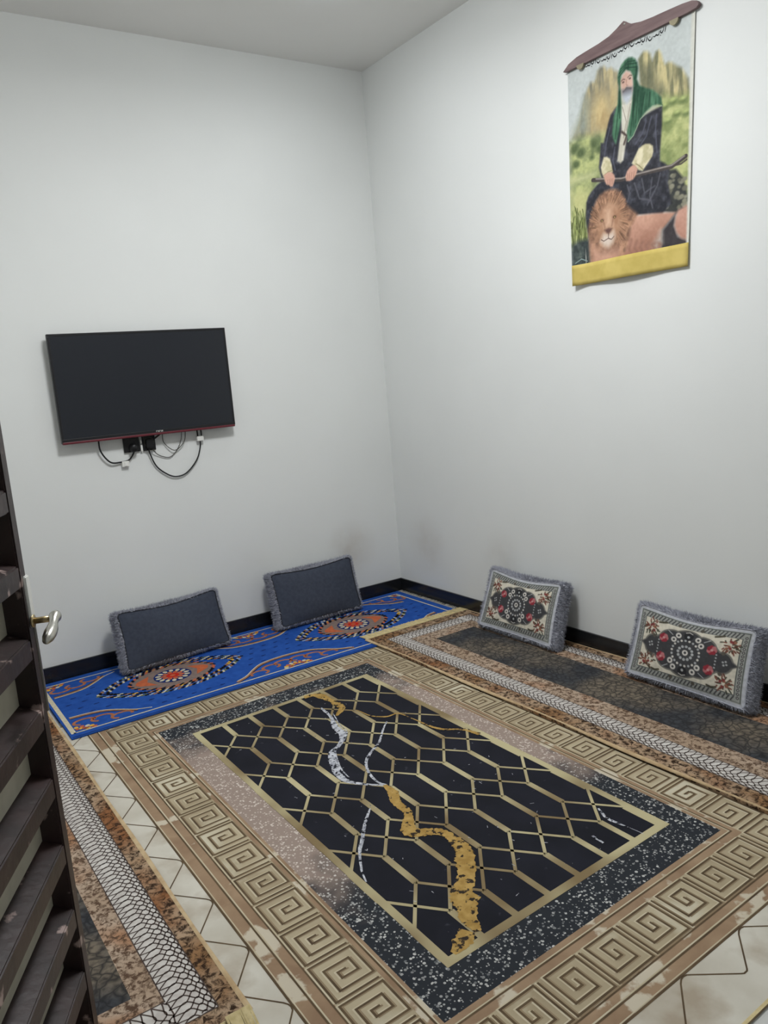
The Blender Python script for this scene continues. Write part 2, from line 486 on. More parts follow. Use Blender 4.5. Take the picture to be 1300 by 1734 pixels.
# lever handle on the near face: spindle, then a fat lever turned back towards the hinge
hd = MB()
hd.tube([dpt(0.012, 0.002, 0.997), dpt(0.012, 0.006, 0.997)], 0.013, 18)
hd.tube([dpt(0.012, 0.004, 0.997), dpt(0.012, 0.040, 0.998)], 0.0065, 14)
lever = hd.build('door_handle', M['brass'], door)
hd = MB()
pts = [(-0.004, 0.000, 0.004, 0.005), (0.002, 0.0, 0.004, 0.0105), (0.012, 0.001, 0.003, 0.0125), (0.024, 0.002, 0.0, 0.0095), (0.034, 0.003, -0.004, 0.0085), (0.050, 0.005, -0.009, 0.0110), (0.070, 0.006, -0.013, 0.0125), (0.088, 0.006, -0.017, 0.0110), (0.100, 0.005, -0.020, 0.0070), (0.104, 0.005, -0.021, 0.003)]
hd.tube([dpt(a, 0.046 + c, 0.998 + d) for a, c, d, e in pts], [e for a, c, d, e in pts], 16)
hd.build('lever', M['steel'], lever)
for z in (0.3, 1.05, 1.8):
    q = MB(); q.tube([dpt(DW + 0.006, -0.006, z - 0.05), dpt(DW + 0.006, -0.006, z + 0.05)], 0.008, 10); q.build('hinge', M['steel'], door)

# ------------------------------------------------------------------ ceiling downlight and added fill lamp
def downlight(x, y, power, label):
    root = empty('downlight', (x, y, RH)); tag(root, label, 'light')
    q = MB(); q.lathe([(0.052, -0.004), (0.055, -0.012), (0.068, -0.010), (0.075, -0.001), (0.075, 0.0)], (x, y, RH), 36)
    q.build('trim_ring', M['white_plastic'], root)
    q = MB(); q.lathe([(0.0, -0.030), (0.018, -0.029), (0.036, -0.023), (0.052, -0.006)], (x, y, RH), 32)
    q.build('lens', M['lens'], root)
    ld = bpy.data.lights.new('downlight_lamp', 'AREA'); ld.shape = 'DISK'; ld.size = 0.10
    ld.energy = power; ld.color = LAMP_COLOR
    lo = bpy.data.objects.new('downlight_lamp', ld); COL.objects.link(lo)
    lo.parent = root; lo.location = (0, 0, -0.036)
    return root
M['lens'] = emit_mat('lamp_lens', (0.80, 0.90, 1.0), 30.0)
M['diffuser'] = emit_mat('fill_diffuser', LAMP_COLOR, 19.0)
for (x, y, p) in LAMP_SPOTS:
    downlight(x, y, p, 'small recessed ceiling downlight near the corner of the two white walls')
px, py, pd, pw_ = FILL_PANEL  # unseen lamp added to even out the light on the walls
panel = empty('fill_lamp', (px, py, RH)); tag(panel, 'large round fill lamp added on the ceiling out of view', 'light')
q = MB(); q.lathe([(pd / 2 - 0.012, -0.024), (pd / 2 + 0.004, -0.026), (pd / 2 + 0.008, -0.020), (pd / 2 + 0.008, 0.0)], (px, py, RH), 48)
q.build('rim', M['white_plastic'], panel)
q = MB(); q.lathe([(0.0, -0.185), (pd * 0.25, -0.182), (pd * 0.42, -0.172), (pd * 0.485, -0.150), (pd / 2, -0.110), (pd / 2, -0.030), (pd / 2 - 0.01, -0.024)], (px, py, RH), 48)  # deep glowing sides shaped to brighten ceiling and upper walls
q.build('diffuser', M['diffuser'], panel)
ld = bpy.data.lights.new('fill_area_light', 'AREA'); ld.shape = 'DISK'; ld.size = pd * 0.8; ld.energy = pw_; ld.color = LAMP_COLOR
lo = bpy.data.objects.new('fill_area_light', ld); COL.objects.link(lo); lo.parent = panel; lo.location = (0, 0, -0.192)

# ------------------------------------------------------------------ television and its wiring
tx0, tx1, tz0, tz1 = -1.999, -1.077, 1.210, 1.744
tvc = (tx0 + tx1) / 2
tv = empty('television', (tvc, 0.0, tz0))
tag(tv, 'black flat television with dark red lower edge hung on the white wall', 'television')
q = MB(); q.box(tx0, tx1, -0.058, -0.034, tz0, tz1, bevel=0.004); q.build('casing', M['tv_case'], tv)
q = MB(); q.box(tx0 + 0.12, tx1 - 0.12, -0.036, -0.020, tz0 + 0.03, tz0 + 0.36, bevel=0.008); q.build('back_cover', M['tv_case'], tv)
q = MB(); q.box(tvc - 0.12, tvc + 0.12, -0.021, 0.0, tz0 + 0.12, tz0 + 0.30, bevel=0.002); q.build('wall_mount', M['black_plastic'], tv)
q = MB(); q.ring((tx0 + 0.001, tx1 - 0.001, 0, 0), (tx0, tx1, 0, 0), 0) if False else None
q = MB()
for (a, c, d, e) in ((tx0, tx1, tz1 - 0.012, tz1), (tx0, tx0 + 0.011, tz0 + 0.022, tz1 - 0.012), (tx1 - 0.011, tx1, tz0 + 0.022, tz1 - 0.012), (tx0, tx1, tz0 + 0.006, tz0 + 0.022)):
    q.box(a, c, -0.0605, -0.056, d, e, bevel=0.0012)
q.build('bezel', M['tv_case'], tv)
q = MB(); q.box(tx0 + 0.011, tx1 - 0.011, -0.0592, -0.057, tz0 + 0.022, tz1 - 0.012); q.build('screen', M['tv_screen'], tv)
q = MB(); q.box(tx0 + 0.002, tx1 - 0.002, -0.0625, -0.040, tz0 - 0.004, tz0 + 0.008, bevel=0.003); q.build('red_trim', M['tv_red'], tv)
q = MB()      # small pale maker's mark, letters too small to read
lx = tvc + 0.013
for k in range(5):
    x = lx + k * 0.0085
    q.box(x, x + 0.002, -0.0612, -0.0600, tz0 + 0.011, tz0 + 0.019)
    if k != 4: q.box(x, x + 0.006, -0.0612, -0.0600, tz0 + (0.017, 0.014, 0.017, 0.011)[k], tz0 + (0.019, 0.016, 0.019, 0.013)[k])
    if k in (1, 3): q.box(x + 0.0045, x + 0.0065, -0.0612, -0.0600, tz0 + 0.011, tz0 + 0.019)
q.build('logo', M['white_plastic'], tv)

def curve_pts(ctrl, n=40):
    """Catmull-Rom through control points"""
    c = [Vector(p) for p in ctrl]; c = [c[0] * 2 - c[1]] + c + [c[-1] * 2 - c[-2]]
    out = []
    segs = len(c) - 3
    per = max(4, n // segs)
    for i in range(segs):
        p0, p1, p2, p3 = c[i:i + 4]
        for k in range(per):
            t = k / per
            out.append(0.5 * ((2 * p1) + (p2 - p0) * t + (2 * p0 - 5 * p1 + 4 * p2 - p3) * t * t + (3 * p1 - p0 - 3 * p2 + p3) * t ** 3))
    out.append(c[-2])
    return out

# two black socket plates below the television
s1 = empty('wall_socket', (-1.640, 0.0, 1.150)); tag(s1, 'black wall socket holding a round black plug below the television', 'socket', 'sockets below the television')
q = MB(); q.box(-1.690, -1.606, -0.012, 0.0, 1.128, 1.212, bevel=0.003); q.build('plate', M['black_plastic'], s1)
q = MB(); q.lathe([(0.0, -0.046), (0.014, -0.046), (0.020, -0.040), (0.024, -0.012)], (-1.643, 0.0, 1.150), 24, axis='y')
q.build('plug', M['black_plastic'], s1)
s2 = empty('wall_socket', (-1.552, 0.0, 1.150)); tag(s2, 'black square wall socket beside the white strip below the television', 'socket', 'sockets below the television')
q = MB(); q.box(-1.590, -1.522, -0.014, 0.0, 1.126, 1.208, bevel=0.003); q.build('plate', M['black_plastic'], s2)
q = MB(); q.lathe([(0.0235, -0.0145), (0.026, -0.0165), (0.028, -0.0145)], (-1.556, 0.0, 1.170), 24, axis='y'); q.build('socket_rim', M['wire'], s2)
q = MB(); q.box(-1.576, -1.536, -0.034, -0.014, 1.138, 1.190, bevel=0.006); q.build('plug', M['black_plastic'], s2)
q = MB(); q.box(-1.604, -1.593, -0.016, 0.0, 1.126, 1.160, bevel=0.002); q.box(-1.603, -1.594, -0.016, 0.0, 1.166, 1.184, bevel=0.002)
tag(q.build('switch_strip', M['white_plastic'], None, (-1.598, 0, 1.126)), 'small white strip between the two black wall sockets', 'switch')

q = MB(); q.tube(curve_pts([(-1.818, -0.030, 1.215), (-1.812, -0.024, 1.150), (-1.770, -0.018, 1.090), (-1.715, -0.012, 1.083), (-1.672, -0.012, 1.090), (-1.648, -0.02, 1.120), (-1.645, -0.032, 1.140)]), 0.0042, 8)
tag(q.build('power_cable', M['cable'], None, (-1.72, 0, 1.083)), 'short black cable looping from television to round plug through pale clip', 'cable', 'black cables below the television')
q = MB(); q.tube(curve_pts([(-1.565, -0.026, 1.145), (-1.560, -0.018, 1.110), (-1.530, -0.012, 1.035), (-1.470, -0.012, 0.982), (-1.420, -0.012, 0.968), (-1.365, -0.012, 0.985), (-1.305, -0.012, 1.045), (-1.278, -0.014, 1.110), (-1.274, -0.016, 1.148)], 56), 0.0038, 8)
tag(q.build('power_cable', M['cable'], None, (-1.42, 0, 0.97)), 'long black cable hanging in a deep loop to white two pin plug', 'cable', 'black cables below the television')
q = MB(); q.tube(curve_pts([(-1.545, -0.026, 1.130), (-1.515, -0.010, 1.098), (-1.470, -0.008, 1.078), (-1.440, -0.008, 1.082), (-1.405, -0.008, 1.115), (-1.380, -0.012, 1.165), (-1.374, -0.02, 1.212)], 40), 0.0022, 6)
tag(q.build('thin_wire', M['wire'], None, (-1.46, 0, 1.078)), 'thin grey wire rising from black socket to television', 'wire')
q = MB(); q.tube(curve_pts([(-1.482, -0.02, 1.210), (-1.476, -0.010, 1.160), (-1.440, -0.016, 1.118), (-1.408, -0.018, 1.115), (-1.365, -0.018, 1.155), (-1.352, -0.018, 1.212)], 36), 0.0022, 6)
tag(q.build('thin_wire', M['wire'], None, (-1.42, 0, 1.112)), 'thin grey wire drooping in a small loop from television underside', 'wire')
q = MB(); q.tube([(-1.538, -0.030, 1.182), (-1.512, -0.028, 1.197), (-1.488, -0.028, 1.212)], 0.0045, 8)
tag(q.build('short_lead', M['cable'], None, (-1.51, 0, 1.18)), 'short straight black lead from square socket up to television', 'cable')
q = MB(); q.box(-1.712, -1.674, -0.020, 0.0, 1.056, 1.086, bevel=0.004); q.box(-1.700, -1.686, -0.024, -0.018, 1.060, 1.082, bevel=0.002)
tag(q.build('cable_clip', M['white_plastic'], None, (-1.693, 0, 1.056)), 'pale plastic clip stuck to the wall on the short black cable', 'clip')
pl = empty('two_pin_plug', (-1.274, 0.0, 1.145)); tag(pl, 'white plug with two dark leads under the television edge', 'plug')
q = MB(); q.box(-1.293, -1.255, -0.026, 0.0, 1.145, 1.172, bevel=0.004); q.build('plug_body', M['white_plastic'], pl)
for x in (-1.285, -1.263):
    q = MB(); q.tube([(x, -0.014, 1.168), (x, -0.014, 1.212)], 0.004, 8); q.build('lead', M['cable'], pl)

# ------------------------------------------------------------------ main rug
ZM = 0.0080
XC, YC = -1.438, -1.950
SH = 0.03
class MBS(MB):
    """main rug geometry: the rug lies very slightly skewed on the floor"""
    def build(self, name, mats, parent=None, origin=None):
        self.v = [(x, y + SH * (x - XC), z) for (x, y, z) in self.v]
        return MB.build(self, name, mats, parent, origin)
RUG = (-2.368, -0.508, -3.345, -0.600)
HEXI = (-2.226, -0.650, -3.178, -0.722)
KEYO = (-2.149, -0.727, -3.106, -0.795)
KEYI = (-2.015, -0.866, -2.970, -0.930)
SPKO = (-1.984, -0.902, -2.922, -0.975)
FRMO = (-1.877, -0.986, -2.804, -1.096)
FRMI = (-1.852, -1.012, -2.776, -1.122)
def rugmats():
    M['hexmarble'] = mat('rug_pale_marble', (190, 184, 170), (206, 202, 190), 6, rough=0.9, spec=0.15, c3=(168, 156, 138), scale3=4.5, lo3=0.52, hi3=0.66)
    M['stripe'] = mat('rug_brown_marble', (140, 115, 92), (160, 136, 110), 9, rough=0.9, spec=0.15, c3=(196, 186, 166), scale3=7.0, lo3=0.57, hi3=0.60, distort=0.5)
    M['keytan'] = mat('rug_key_tan', (158, 144, 118), (180, 167, 140), 4, rough=0.9, spec=0.15, c3=(198, 190, 168), scale3=3.4, lo3=0.55, hi3=0.66)
    M['keydark'] = mat('rug_key_groove', (84, 70, 54), (102, 86, 66), 15, rough=0.92, spec=0.1)
    M['keymid'] = mat('rug_key_shade', (134, 118, 94), (150, 133, 107), 6, rough=0.92, spec=0.1)
    M['keylight'] = mat('rug_key_highlight', (200, 190, 165), (184, 172, 144), 5, rough=0.9, spec=0.1)
    M['gold'] = mat('rug_gold_bar', (126, 108, 76), (186, 176, 138), 3.2, rough=0.7, spec=0.2, lo=0.38, hi=0.62, detail=2)
    M['field'] = mat('rug_black_marble', (25, 26, 33), (32, 33, 42), 5, rough=0.85, spec=0.15, c3=(52, 54, 62), scale3=26, lo3=0.69, hi3=0.75)
    M['vein_white'] = mat('rug_white_vein', (198, 200, 206), (128, 130, 140), 70, rough=0.9, spec=0.1, lo=0.4, hi=0.66, c3=(32, 33, 40), scale3=75, lo3=0.54, hi3=0.60)
    M['vein_gold'] = mat('rug_gold_vein', (180, 148, 84), (154, 122, 62), 40, rough=0.75, spec=0.2, c3=(44, 34, 26), scale3=48, lo3=0.575, hi3=0.62)
    M['terrazzo'] = terrazzo_mat()
    M['binding'] = mat('rug_binding', (196, 178, 132), (214, 198, 152), 60, rough=0.9, spec=0.1)
rugmats()
rug = empty('patterned_rug', (XC, YC, 0.0))
tag(rug, 'large rug with black marble hexagon centre and beige greek key border', 'rug')
q = MBS(); q.box(RUG[0], RUG[1], RUG[2], RUG[3], 0.0005, ZM - 0.0006); q.build('backing', M['keymid'], rug)
q = MBS(); q.ring((RUG[0] + .008, RUG[1] - .008, RUG[2] + .008, RUG[3] - .008), HEXI, ZM); q.build('marble_border', M['hexmarble'], rug)
q = MBS(); q.ring(RUG, (RUG[0] + .008, RUG[1] - .008, RUG[2] + .008, RUG[3] - .008), ZM); q.build('binding', M['binding'], rug)
q = MBS(); q.ring(HEXI, KEYO, ZM); q.ring(KEYI, SPKO, ZM); q.build('brown_stripe', M['stripe'], rug)
q = MBS(); q.ring(KEYO, KEYI, ZM); q.build('key_band', M['keytan'], rug)
q = MBS(); q.ring(SPKO, FRMO, ZM); q.build('terrazzo_band', M['terrazzo'], rug)
q = MBS(); q.rect(FRMO[0], FRMO[1], FRMO[2], FRMO[3], ZM); q.build('black_field', M['field'], rug)

# zigzag lines of the marble border
q = MBS()
def zig(p0, d, nrm, length, phase):
    pts = []; s = phase
    per, amp = 0.240, 0.088
    k = 0
    while s < length:
        for (ds, t) in ((-0.012, 0.013), (0.0, 0.006), (0.010, 0.004), (0.021, 0.006), (0.030, 0.013), (0.118, amp - 0.004), (0.124, amp), (0.136, amp), (0.142, amp - 0.004)):
            ss = s + ds
            if 0 <= ss <= length: pts.append((p0[0] + d[0] * ss + nrm[0] * t, p0[1] + d[1] * ss + nrm[1] * t))
        s += per
    if len(pts) > 1: q.ribbon(pts, 0.0042, ZM + 0.0004)
Lx, Ly = HEXI[1] - HEXI[0], HEXI[3] - HEXI[2]
zig((HEXI[0], HEXI[3]), (0, -1), (-1, 0), Ly, 0.003)
zig((HEXI[1], HEXI[3]), (0, -1), (1, 0), Ly, 0.05)
zig((HEXI[0], HEXI[2]), (1, 0), (0, -1), Lx, 0.02)
zig((HEXI[0], HEXI[3]), (1, 0), (0, 1), Lx, 0.02)
q.build('marble_lines', M['keydark'], rug)

# thin groove lines running round the border
q = MBS()
def grect(r, w, mi=0, off=0.0):
    q.ribbon([(r[0] - off, r[2] - off), (r[1] + off, r[2] - off), (r[1] + off, r[3] + off), (r[0] - off, r[3] + off)], w, ZM + 0.0004 + 0.0002 * mi, mi, True)
grect(HEXI, 0.0060); grect((-2.187, -0.689, -3.140, -0.757), 0.0048); grect((-2.153, -0.723, -3.110, -0.791), 0.0045)
grect((-2.000, -0.884, -2.945, -0.953), 0.0048)
grect((-2.182, -0.694, -3.135, -0.762), 0.004, 1); grect(HEXI, 0.003, 1, -0.0055); grect((-1.9955, -0.8885, -2.9405, -0.9575), 0.0035, 1)
q.build('border_grooves', [M['keydark'], M['keylight']], rug)

# greek key border
UNIT = [(0.90, 1.0), (0.90, 0.0), (0.0, 0.0), (0.0, 1.0), (0.74, 1.0), (0.74, 0.21), (0.21, 0.21), (0.21, 0.80), (0.53, 0.80), (0.53, 0.42), (0.38, 0.42), (0.38, 0.62)]
def key_band(name, p0, d, nrm, length, count, width):
    q = MBS(); pit = length / count
    for k in range(count):
        base = [(p0[0] + d[0] * (k + s) * pit + nrm[0] * (0.006 + t * (width - 0.012)), p0[1] + d[1] * (k + s) * pit + nrm[1] * (0.006 + t * (width - 0.012))) for s, t in UNIT]
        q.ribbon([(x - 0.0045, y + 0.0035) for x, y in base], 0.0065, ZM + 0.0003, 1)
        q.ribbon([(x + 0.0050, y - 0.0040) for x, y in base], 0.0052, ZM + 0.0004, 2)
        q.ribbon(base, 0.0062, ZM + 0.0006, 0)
    return q.build('greek_key', [M['keydark'], M['keylight'], M['keymid']], rug)
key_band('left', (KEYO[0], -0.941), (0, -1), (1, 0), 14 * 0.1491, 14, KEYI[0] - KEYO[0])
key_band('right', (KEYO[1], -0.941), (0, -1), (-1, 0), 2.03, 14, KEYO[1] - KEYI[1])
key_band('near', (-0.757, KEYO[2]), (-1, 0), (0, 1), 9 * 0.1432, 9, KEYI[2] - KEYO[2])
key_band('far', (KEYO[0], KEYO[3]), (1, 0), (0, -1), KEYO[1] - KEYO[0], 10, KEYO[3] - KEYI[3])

# gold frame and hexagon lattice
q = MBS(); q.ring(FRMO, FRMI, ZM + 0.0010); q.build('gold_frame', M['gold'], rug)
q = MBS()
cols = [-1.438 + (k - 3) * 0.1222 + 0.0 for k in range(7)]
cols = [-1.743 + 0.1222 * k for k in range(-1, 7)]
ends = [-1.247 - 0.3125 * k for k in range(5)]
gap, wth, wtn = 0.1555, 0.022, 0.0105
ysegs = [(FRMI[3], ends[0])] + [(ends[k] - gap, ends[k + 1]) for k in range(4)] + [(ends[4] - gap, FRMI[2])]
for ci, cx in enumerate(cols):
    for (ya, yb) in ysegs:
        w = wth
        if ci in (0, len(cols) - 1): w = wth * 1.2
        q.rect(cx - w / 2, cx + w / 2, yb, ya, ZM + 0.0008)
for ci in range(len(cols) - 1):
    x0, x1 = cols[ci], cols[ci + 1]
    for e in ends:
        q.ribbon([(x0, e), (x1, e - gap)], wtn, ZM + 0.0008)
        q.ribbon([(x0, e - gap), (x1, e)], wtn, ZM + 0.0008)
q.build('gold_lattice', M['gold'], rug)

# marble veins, ragged ribbons
def vein(mb, pts, w0, z, mi, seed, step=0.006, rag=0.5, wprof=None):
    rr = np.random.RandomState(seed)
    p = np.array([tuple(v)[:2] for v in curve_pts([(x, y, 0) for x, y in pts], 30 * len(pts))])
    seg = np.linalg.norm(np.diff(p, axis=0), axis=1); s = np.concatenate([[0], np.cumsum(seg)])
    n = max(4, int(s[-1] / step))
    t = np.linspace(0, s[-1], n)
    P = np.stack([np.interp(t, s, p[:, 0]), np.interp(t, s, p[:, 1])], 1)
    dd = np.gradient(P, axis=0); dd /= np.linalg.norm(dd, axis=1)[:, None] + 1e-9
    nn = np.stack([-dd[:, 1], dd[:, 0]], 1)
    wp = np.interp(np.linspace(0, 1, n), np.linspace(0, 1, len(wprof)), wprof) if wprof else np.ones(n)
    def edge():
        g = rr.rand(max(3, n // 9) + 2); c = np.interp(np.linspace(0, len(g) - 1, n), np.arange(len(g)), g)
        return w0 * wp * (0.32 + 0.40 * c + rag * 0.42 * (rr.rand(n) - 0.5))
    a, c = edge(), edge()
    a = np.maximum(a, 0.0012); c = np.maximum(c, 0.0012)
    L = P + nn * a[:, None]; R = P - nn * c[:, None]
    vv = [(x, y, z) for x, y in L] + [(x, y, z) for x, y in R]
    mb.add(vv, [(n + k, n + k + 1, k + 1, k) for k in range(n - 1)], mi)
W1 = [(-1.347, -1.27), (-1.359, -1.37), (-1.395, -1.486), (-1.407, -1.56), (-1.472, -1.632), (-1.521, -1.663), (-1.561, -1.747), (-1.586, -1.815), (-1.595, -1.884), (-1.565, -1.943), (-1.509, -2.005)]
W2 = [(-1.213, -1.587), (-1.28, -1.653), (-1.345, -1.725), (-1.41, -1.767), (-1.462, -1.815), (-1.502, -1.892), (-1.514, -1.969), (-1.503, -2.01)]
W3 = [(-1.63, -2.097), (-1.692, -2.163), (-1.755, -2.24), (-1.784, -2.276), (-1.828, -2.355), (-1.85, -2.413)]
W4 = [(-1.079, -2.591), (-1.102, -2.647), (-1.097, -2.691), (-1.091, -2.728), (-1.086, -2.771)]
W5 = [(-1.205, -2.679), (-1.21, -2.7), (-1.21, -2.724)]
GA = [(-1.346, -1.115), (-1.294, -1.134), (-1.274, -1.224), (-1.281, -1.335), (-1.338, -1.391)]
GB = [(-1.243, -1.404), (-1.231, -1.494), (-1.188, -1.551), (-1.134, -1.558), (-1.118, -1.65), (-1.109, -1.746), (-1.088, -1.808), (-1.035, -1.859), (-1.009, -1.938)]
GC = [(-1.509, -2.005), (-1.521, -2.065), (-1.543, -2.123), (-1.549, -2.206), (-1.596, -2.262), (-1.598, -2.313), (-1.552, -2.347), (-1.534, -2.396), (-1.546, -2.472), (-1.583, -2.533), (-1.627, -2.594), (-1.67, -2.629), (-1.701, -2.681), (-1.721, -2.72), (-1.735, -2.770)]
GD = [(-1.755, -2.755), (-1.78, -2.768), (-1.815, -2.785), (-1.836, -2.790)]
zv = ZM + 0.0013
def vein_part(name, m, pts, w0, seed, rag=0.8, dz=0.0, wprof=None):
    q = MB(); vein(q, pts, w0, zv + dz, 0, seed, 0.005, rag * 0.45, wprof); q.build(name, m, rug)
VW, VG = M['vein_white'], M['vein_gold']
vein_part('white_vein', VW, W1, 0.017, 1, wprof=[0.5, 0.8, 1.4, 1.7, 1.5, 1.0, 1.5, 1.7, 1.2, 0.8, 0.6])
vein_part('white_vein', VW, [(x + 0.020, y + 0.006) for x, y in W1[1:9]], 0.005, 12, dz=0.0001)
vein_part('white_vein', VW, W2, 0.011, 2, wprof=[0.8, 0.9, 0.8, 1.2, 1.3, 1.0, 0.9, 0.7])
vein_part('white_vein', VW, W3, 0.009, 3, wprof=[0.6, 1, 1.2, 1.0, 0.8, 0.5])
vein_part('white_vein', VW, W4, 0.007, 4, wprof=[0.8, 1.4, 1.2, 0.3, 0.3]); vein_part('white_vein', VW, W5, 0.007, 5)
vein_part('gold_vein', VG, GA, 0.046, 6, 1.0, 0.0002, [0.5, 0.9, 0.8, 0.7, 0.3])
vein_part('gold_vein', VG, GB, 0.012, 7, 1.2, 0.0002, [0.3, 0.5, 0.9, 0.6, 0.7, 0.8, 1.1, 1.2, 1.3])
vein_part('gold_vein', VG, GC, 0.040, 8, 0.8, 0.0002, [0.3, 0.9, 0.8, 0.8, 1.1, 1.2, 1.0, 0.9, 1.2, 1.3, 1.2, 1.2, 1.5, 1.2, 0.5])
vein_part('gold_vein', VG, GD, 0.040, 9, 1.0, 0.0002, [1.2, 1.1, 0.9, 0.4])
q = MB(); rs = np.random.RandomState(4)
for k in range(90):
    x = rs.uniform(-1.83, -1.03); y = rs.uniform(-2.75, -1.15); a = rs.uniform(0, 3.1); l = rs.uniform(0.004, 0.014)
    q.ribbon([(x, y), (x + l * math.cos(a), y + l * math.sin(a))], rs.uniform(0.0012, 0.0026), zv, 0)
tag(q.build('white_fleck', VW, rug), kind='stuff')

# ------------------------------------------------------------------ blue rug along the back wall
ZB = 0.0150
BX0, BX1, BY0, BY1 = -2.292, -0.050, -0.800, -0.022
BC = ((BX0 + BX1) / 2, (BY0 + BY1) / 2)
M['blue'] = mat('blue_pile', (34, 74, 150), (40, 84, 164), 30, rough=0.95, spec=0.1, bump=0.3, bscale=400)
M['navy'] = mat('navy_pile', (24, 42, 96), (28, 48, 104), 30, rough=0.95, spec=0.1)
M['cream'] = mat('cream_pile', (206, 200, 178), (190, 180, 150), 60, rough=0.95, spec=0.1)
M['bblack'] = mat('black_pile', (22, 22, 28), rough=0.95, spec=0.1)
M['tanp'] = mat('tan_pile', (158, 118, 92), (140, 100, 78), 50, rough=0.95, spec=0.1)
M['greyp'] = mat('taupe_pile', (120, 104, 100), (132, 116, 108), 50, rough=0.95, spec=0.1)
M['orange'] = mat('orange_pile', (190, 104, 68), (176, 92, 62), 50, rough=0.95, spec=0.1)
M['redp'] = mat('red_pile', (186, 44, 32), rough=0.95, spec=0.1)
M['yellowp'] = mat('yellow_pile', (214, 168, 72), rough=0.95, spec=0.1)
M['paleblue'] = mat('pale_blue_pile', (150, 170, 200), rough=0.95, spec=0.1)
M['fringe'] = mat('cotton_fringe', (200, 196, 186), (176, 170, 158), 80, rough=0.95, spec=0.1)
blue = empty('blue_rug', (BC[0], BC[1], 0.0))
tag(blue, 'bright blue rug with eye shaped medallions along the wall under the television', 'rug')
q = MB()
q.box(BX0, BX1, -0.55, BY1, 0.0005, ZB); q.box(BX0, BX1, BY0, -0.55, ZM + 0.0022, ZB)
q.build('blue_pile', M['blue'], blue)
q = MB(); z = ZB + 0.0005
IN = (-2.272, -0.100, -0.748, -0.074)
q.ribbon([(IN[0], IN[2]), (IN[1], IN[2])], 0.009, z); q.ribbon([(IN[0], IN[3]), (IN[1], IN[3])], 0.009, z)
q.ribbon([(IN[0], IN[2] - 0.0045), (IN[0], IN[3] + 0.0045)], 0.020, z); q.ribbon([(IN[1], IN[2] - 0.0045), (IN[1], IN[3] + 0.0045)], 0.010, z)
q.build('border_line', M['cream'], blue)
q = MB()
for (a, c) in ((-0.765, -0.760), ):
    q.ribbon([(BX0 + 0.005, BY0 + 0.010), (BX1 - 0.005, BY0 + 0.010)], 0.006, z)
rs = np.random.RandomState(11)
for i in range(30):
    for j in range(9):
        x = -2.22 + i * 0.072 + (0.036 if j % 2 else 0); y = -0.70 + j * 0.074
        if x > -0.13: continue
        inside = min(((x - mx) / 0.40) ** 2 + ((y + 0.395) / 0.24) ** 2 for mx in (-1.71, -0.63))
        edge = min(((x - mx) / 0.38) ** 2 + ((y - my) / 0.20) ** 2 for mx in (-2.25, -1.17, -0.09) for my in (-0.75, -0.06))
        if inside < 1.0 or edge < 1.0: continue
        q.disc((x, y), 0.010, 0.006, z, 0, 8); q.disc((x + 0.013, y + 0.002), 0.006, 0.004, z, 0, 6)
q.build('navy_sprig', M['navy'], blue)
M['olive'] = mat('olive_pile', (96, 108, 84), rough=0.95, spec=0.1)
PAL = [M['bblack'], M['cream'], M['tanp'], M['paleblue'], M['yellowp'], M['orange'], M['olive']]
def eye(cx, cy, a, bb, n=90, sharp=0.62):
    """eye-shaped closed curve with drawn-out tips"""
    pts = []
    for k in range(n):
        t = 2 * math.pi * k / n
        c, s = math.cos(t), math.sin(t)
        pts.append((cx + a * math.copysign(abs(c) ** 0.92, c), cy + bb * math.copysign(abs(s) ** (1.0 + sharp), s)))
    return pts
def dashes(mb, pts, step, ln, wd, pal, z, seed, slant=0.6):
    p = np.array(pts + [pts[0]]); seg = np.linalg.norm(np.diff(p, axis=0), axis=1); s = np.concatenate([[0], np.cumsum(seg)])
    n = int(s[-1] / step); rr = np.random.RandomState(seed)
    for k in range(n):
        t = k * s[-1] / n
        x, y = np.interp(t, s, p[:, 0]), np.interp(t, s, p[:, 1]); x2, y2 = np.interp(t + 0.002, s, p[:, 0]), np.interp(t + 0.002, s, p[:, 1])
        a = math.atan2(y2 - y, x2 - x) + slant
        dx, dy = math.cos(a) * ln / 2, math.sin(a) * ln / 2
        mb.ribbon([(x - dx, y - dy), (x + dx, y + dy)], wd, z, pal[k % len(pal)] if rr.rand() > 0.12 else rr.choice(pal))
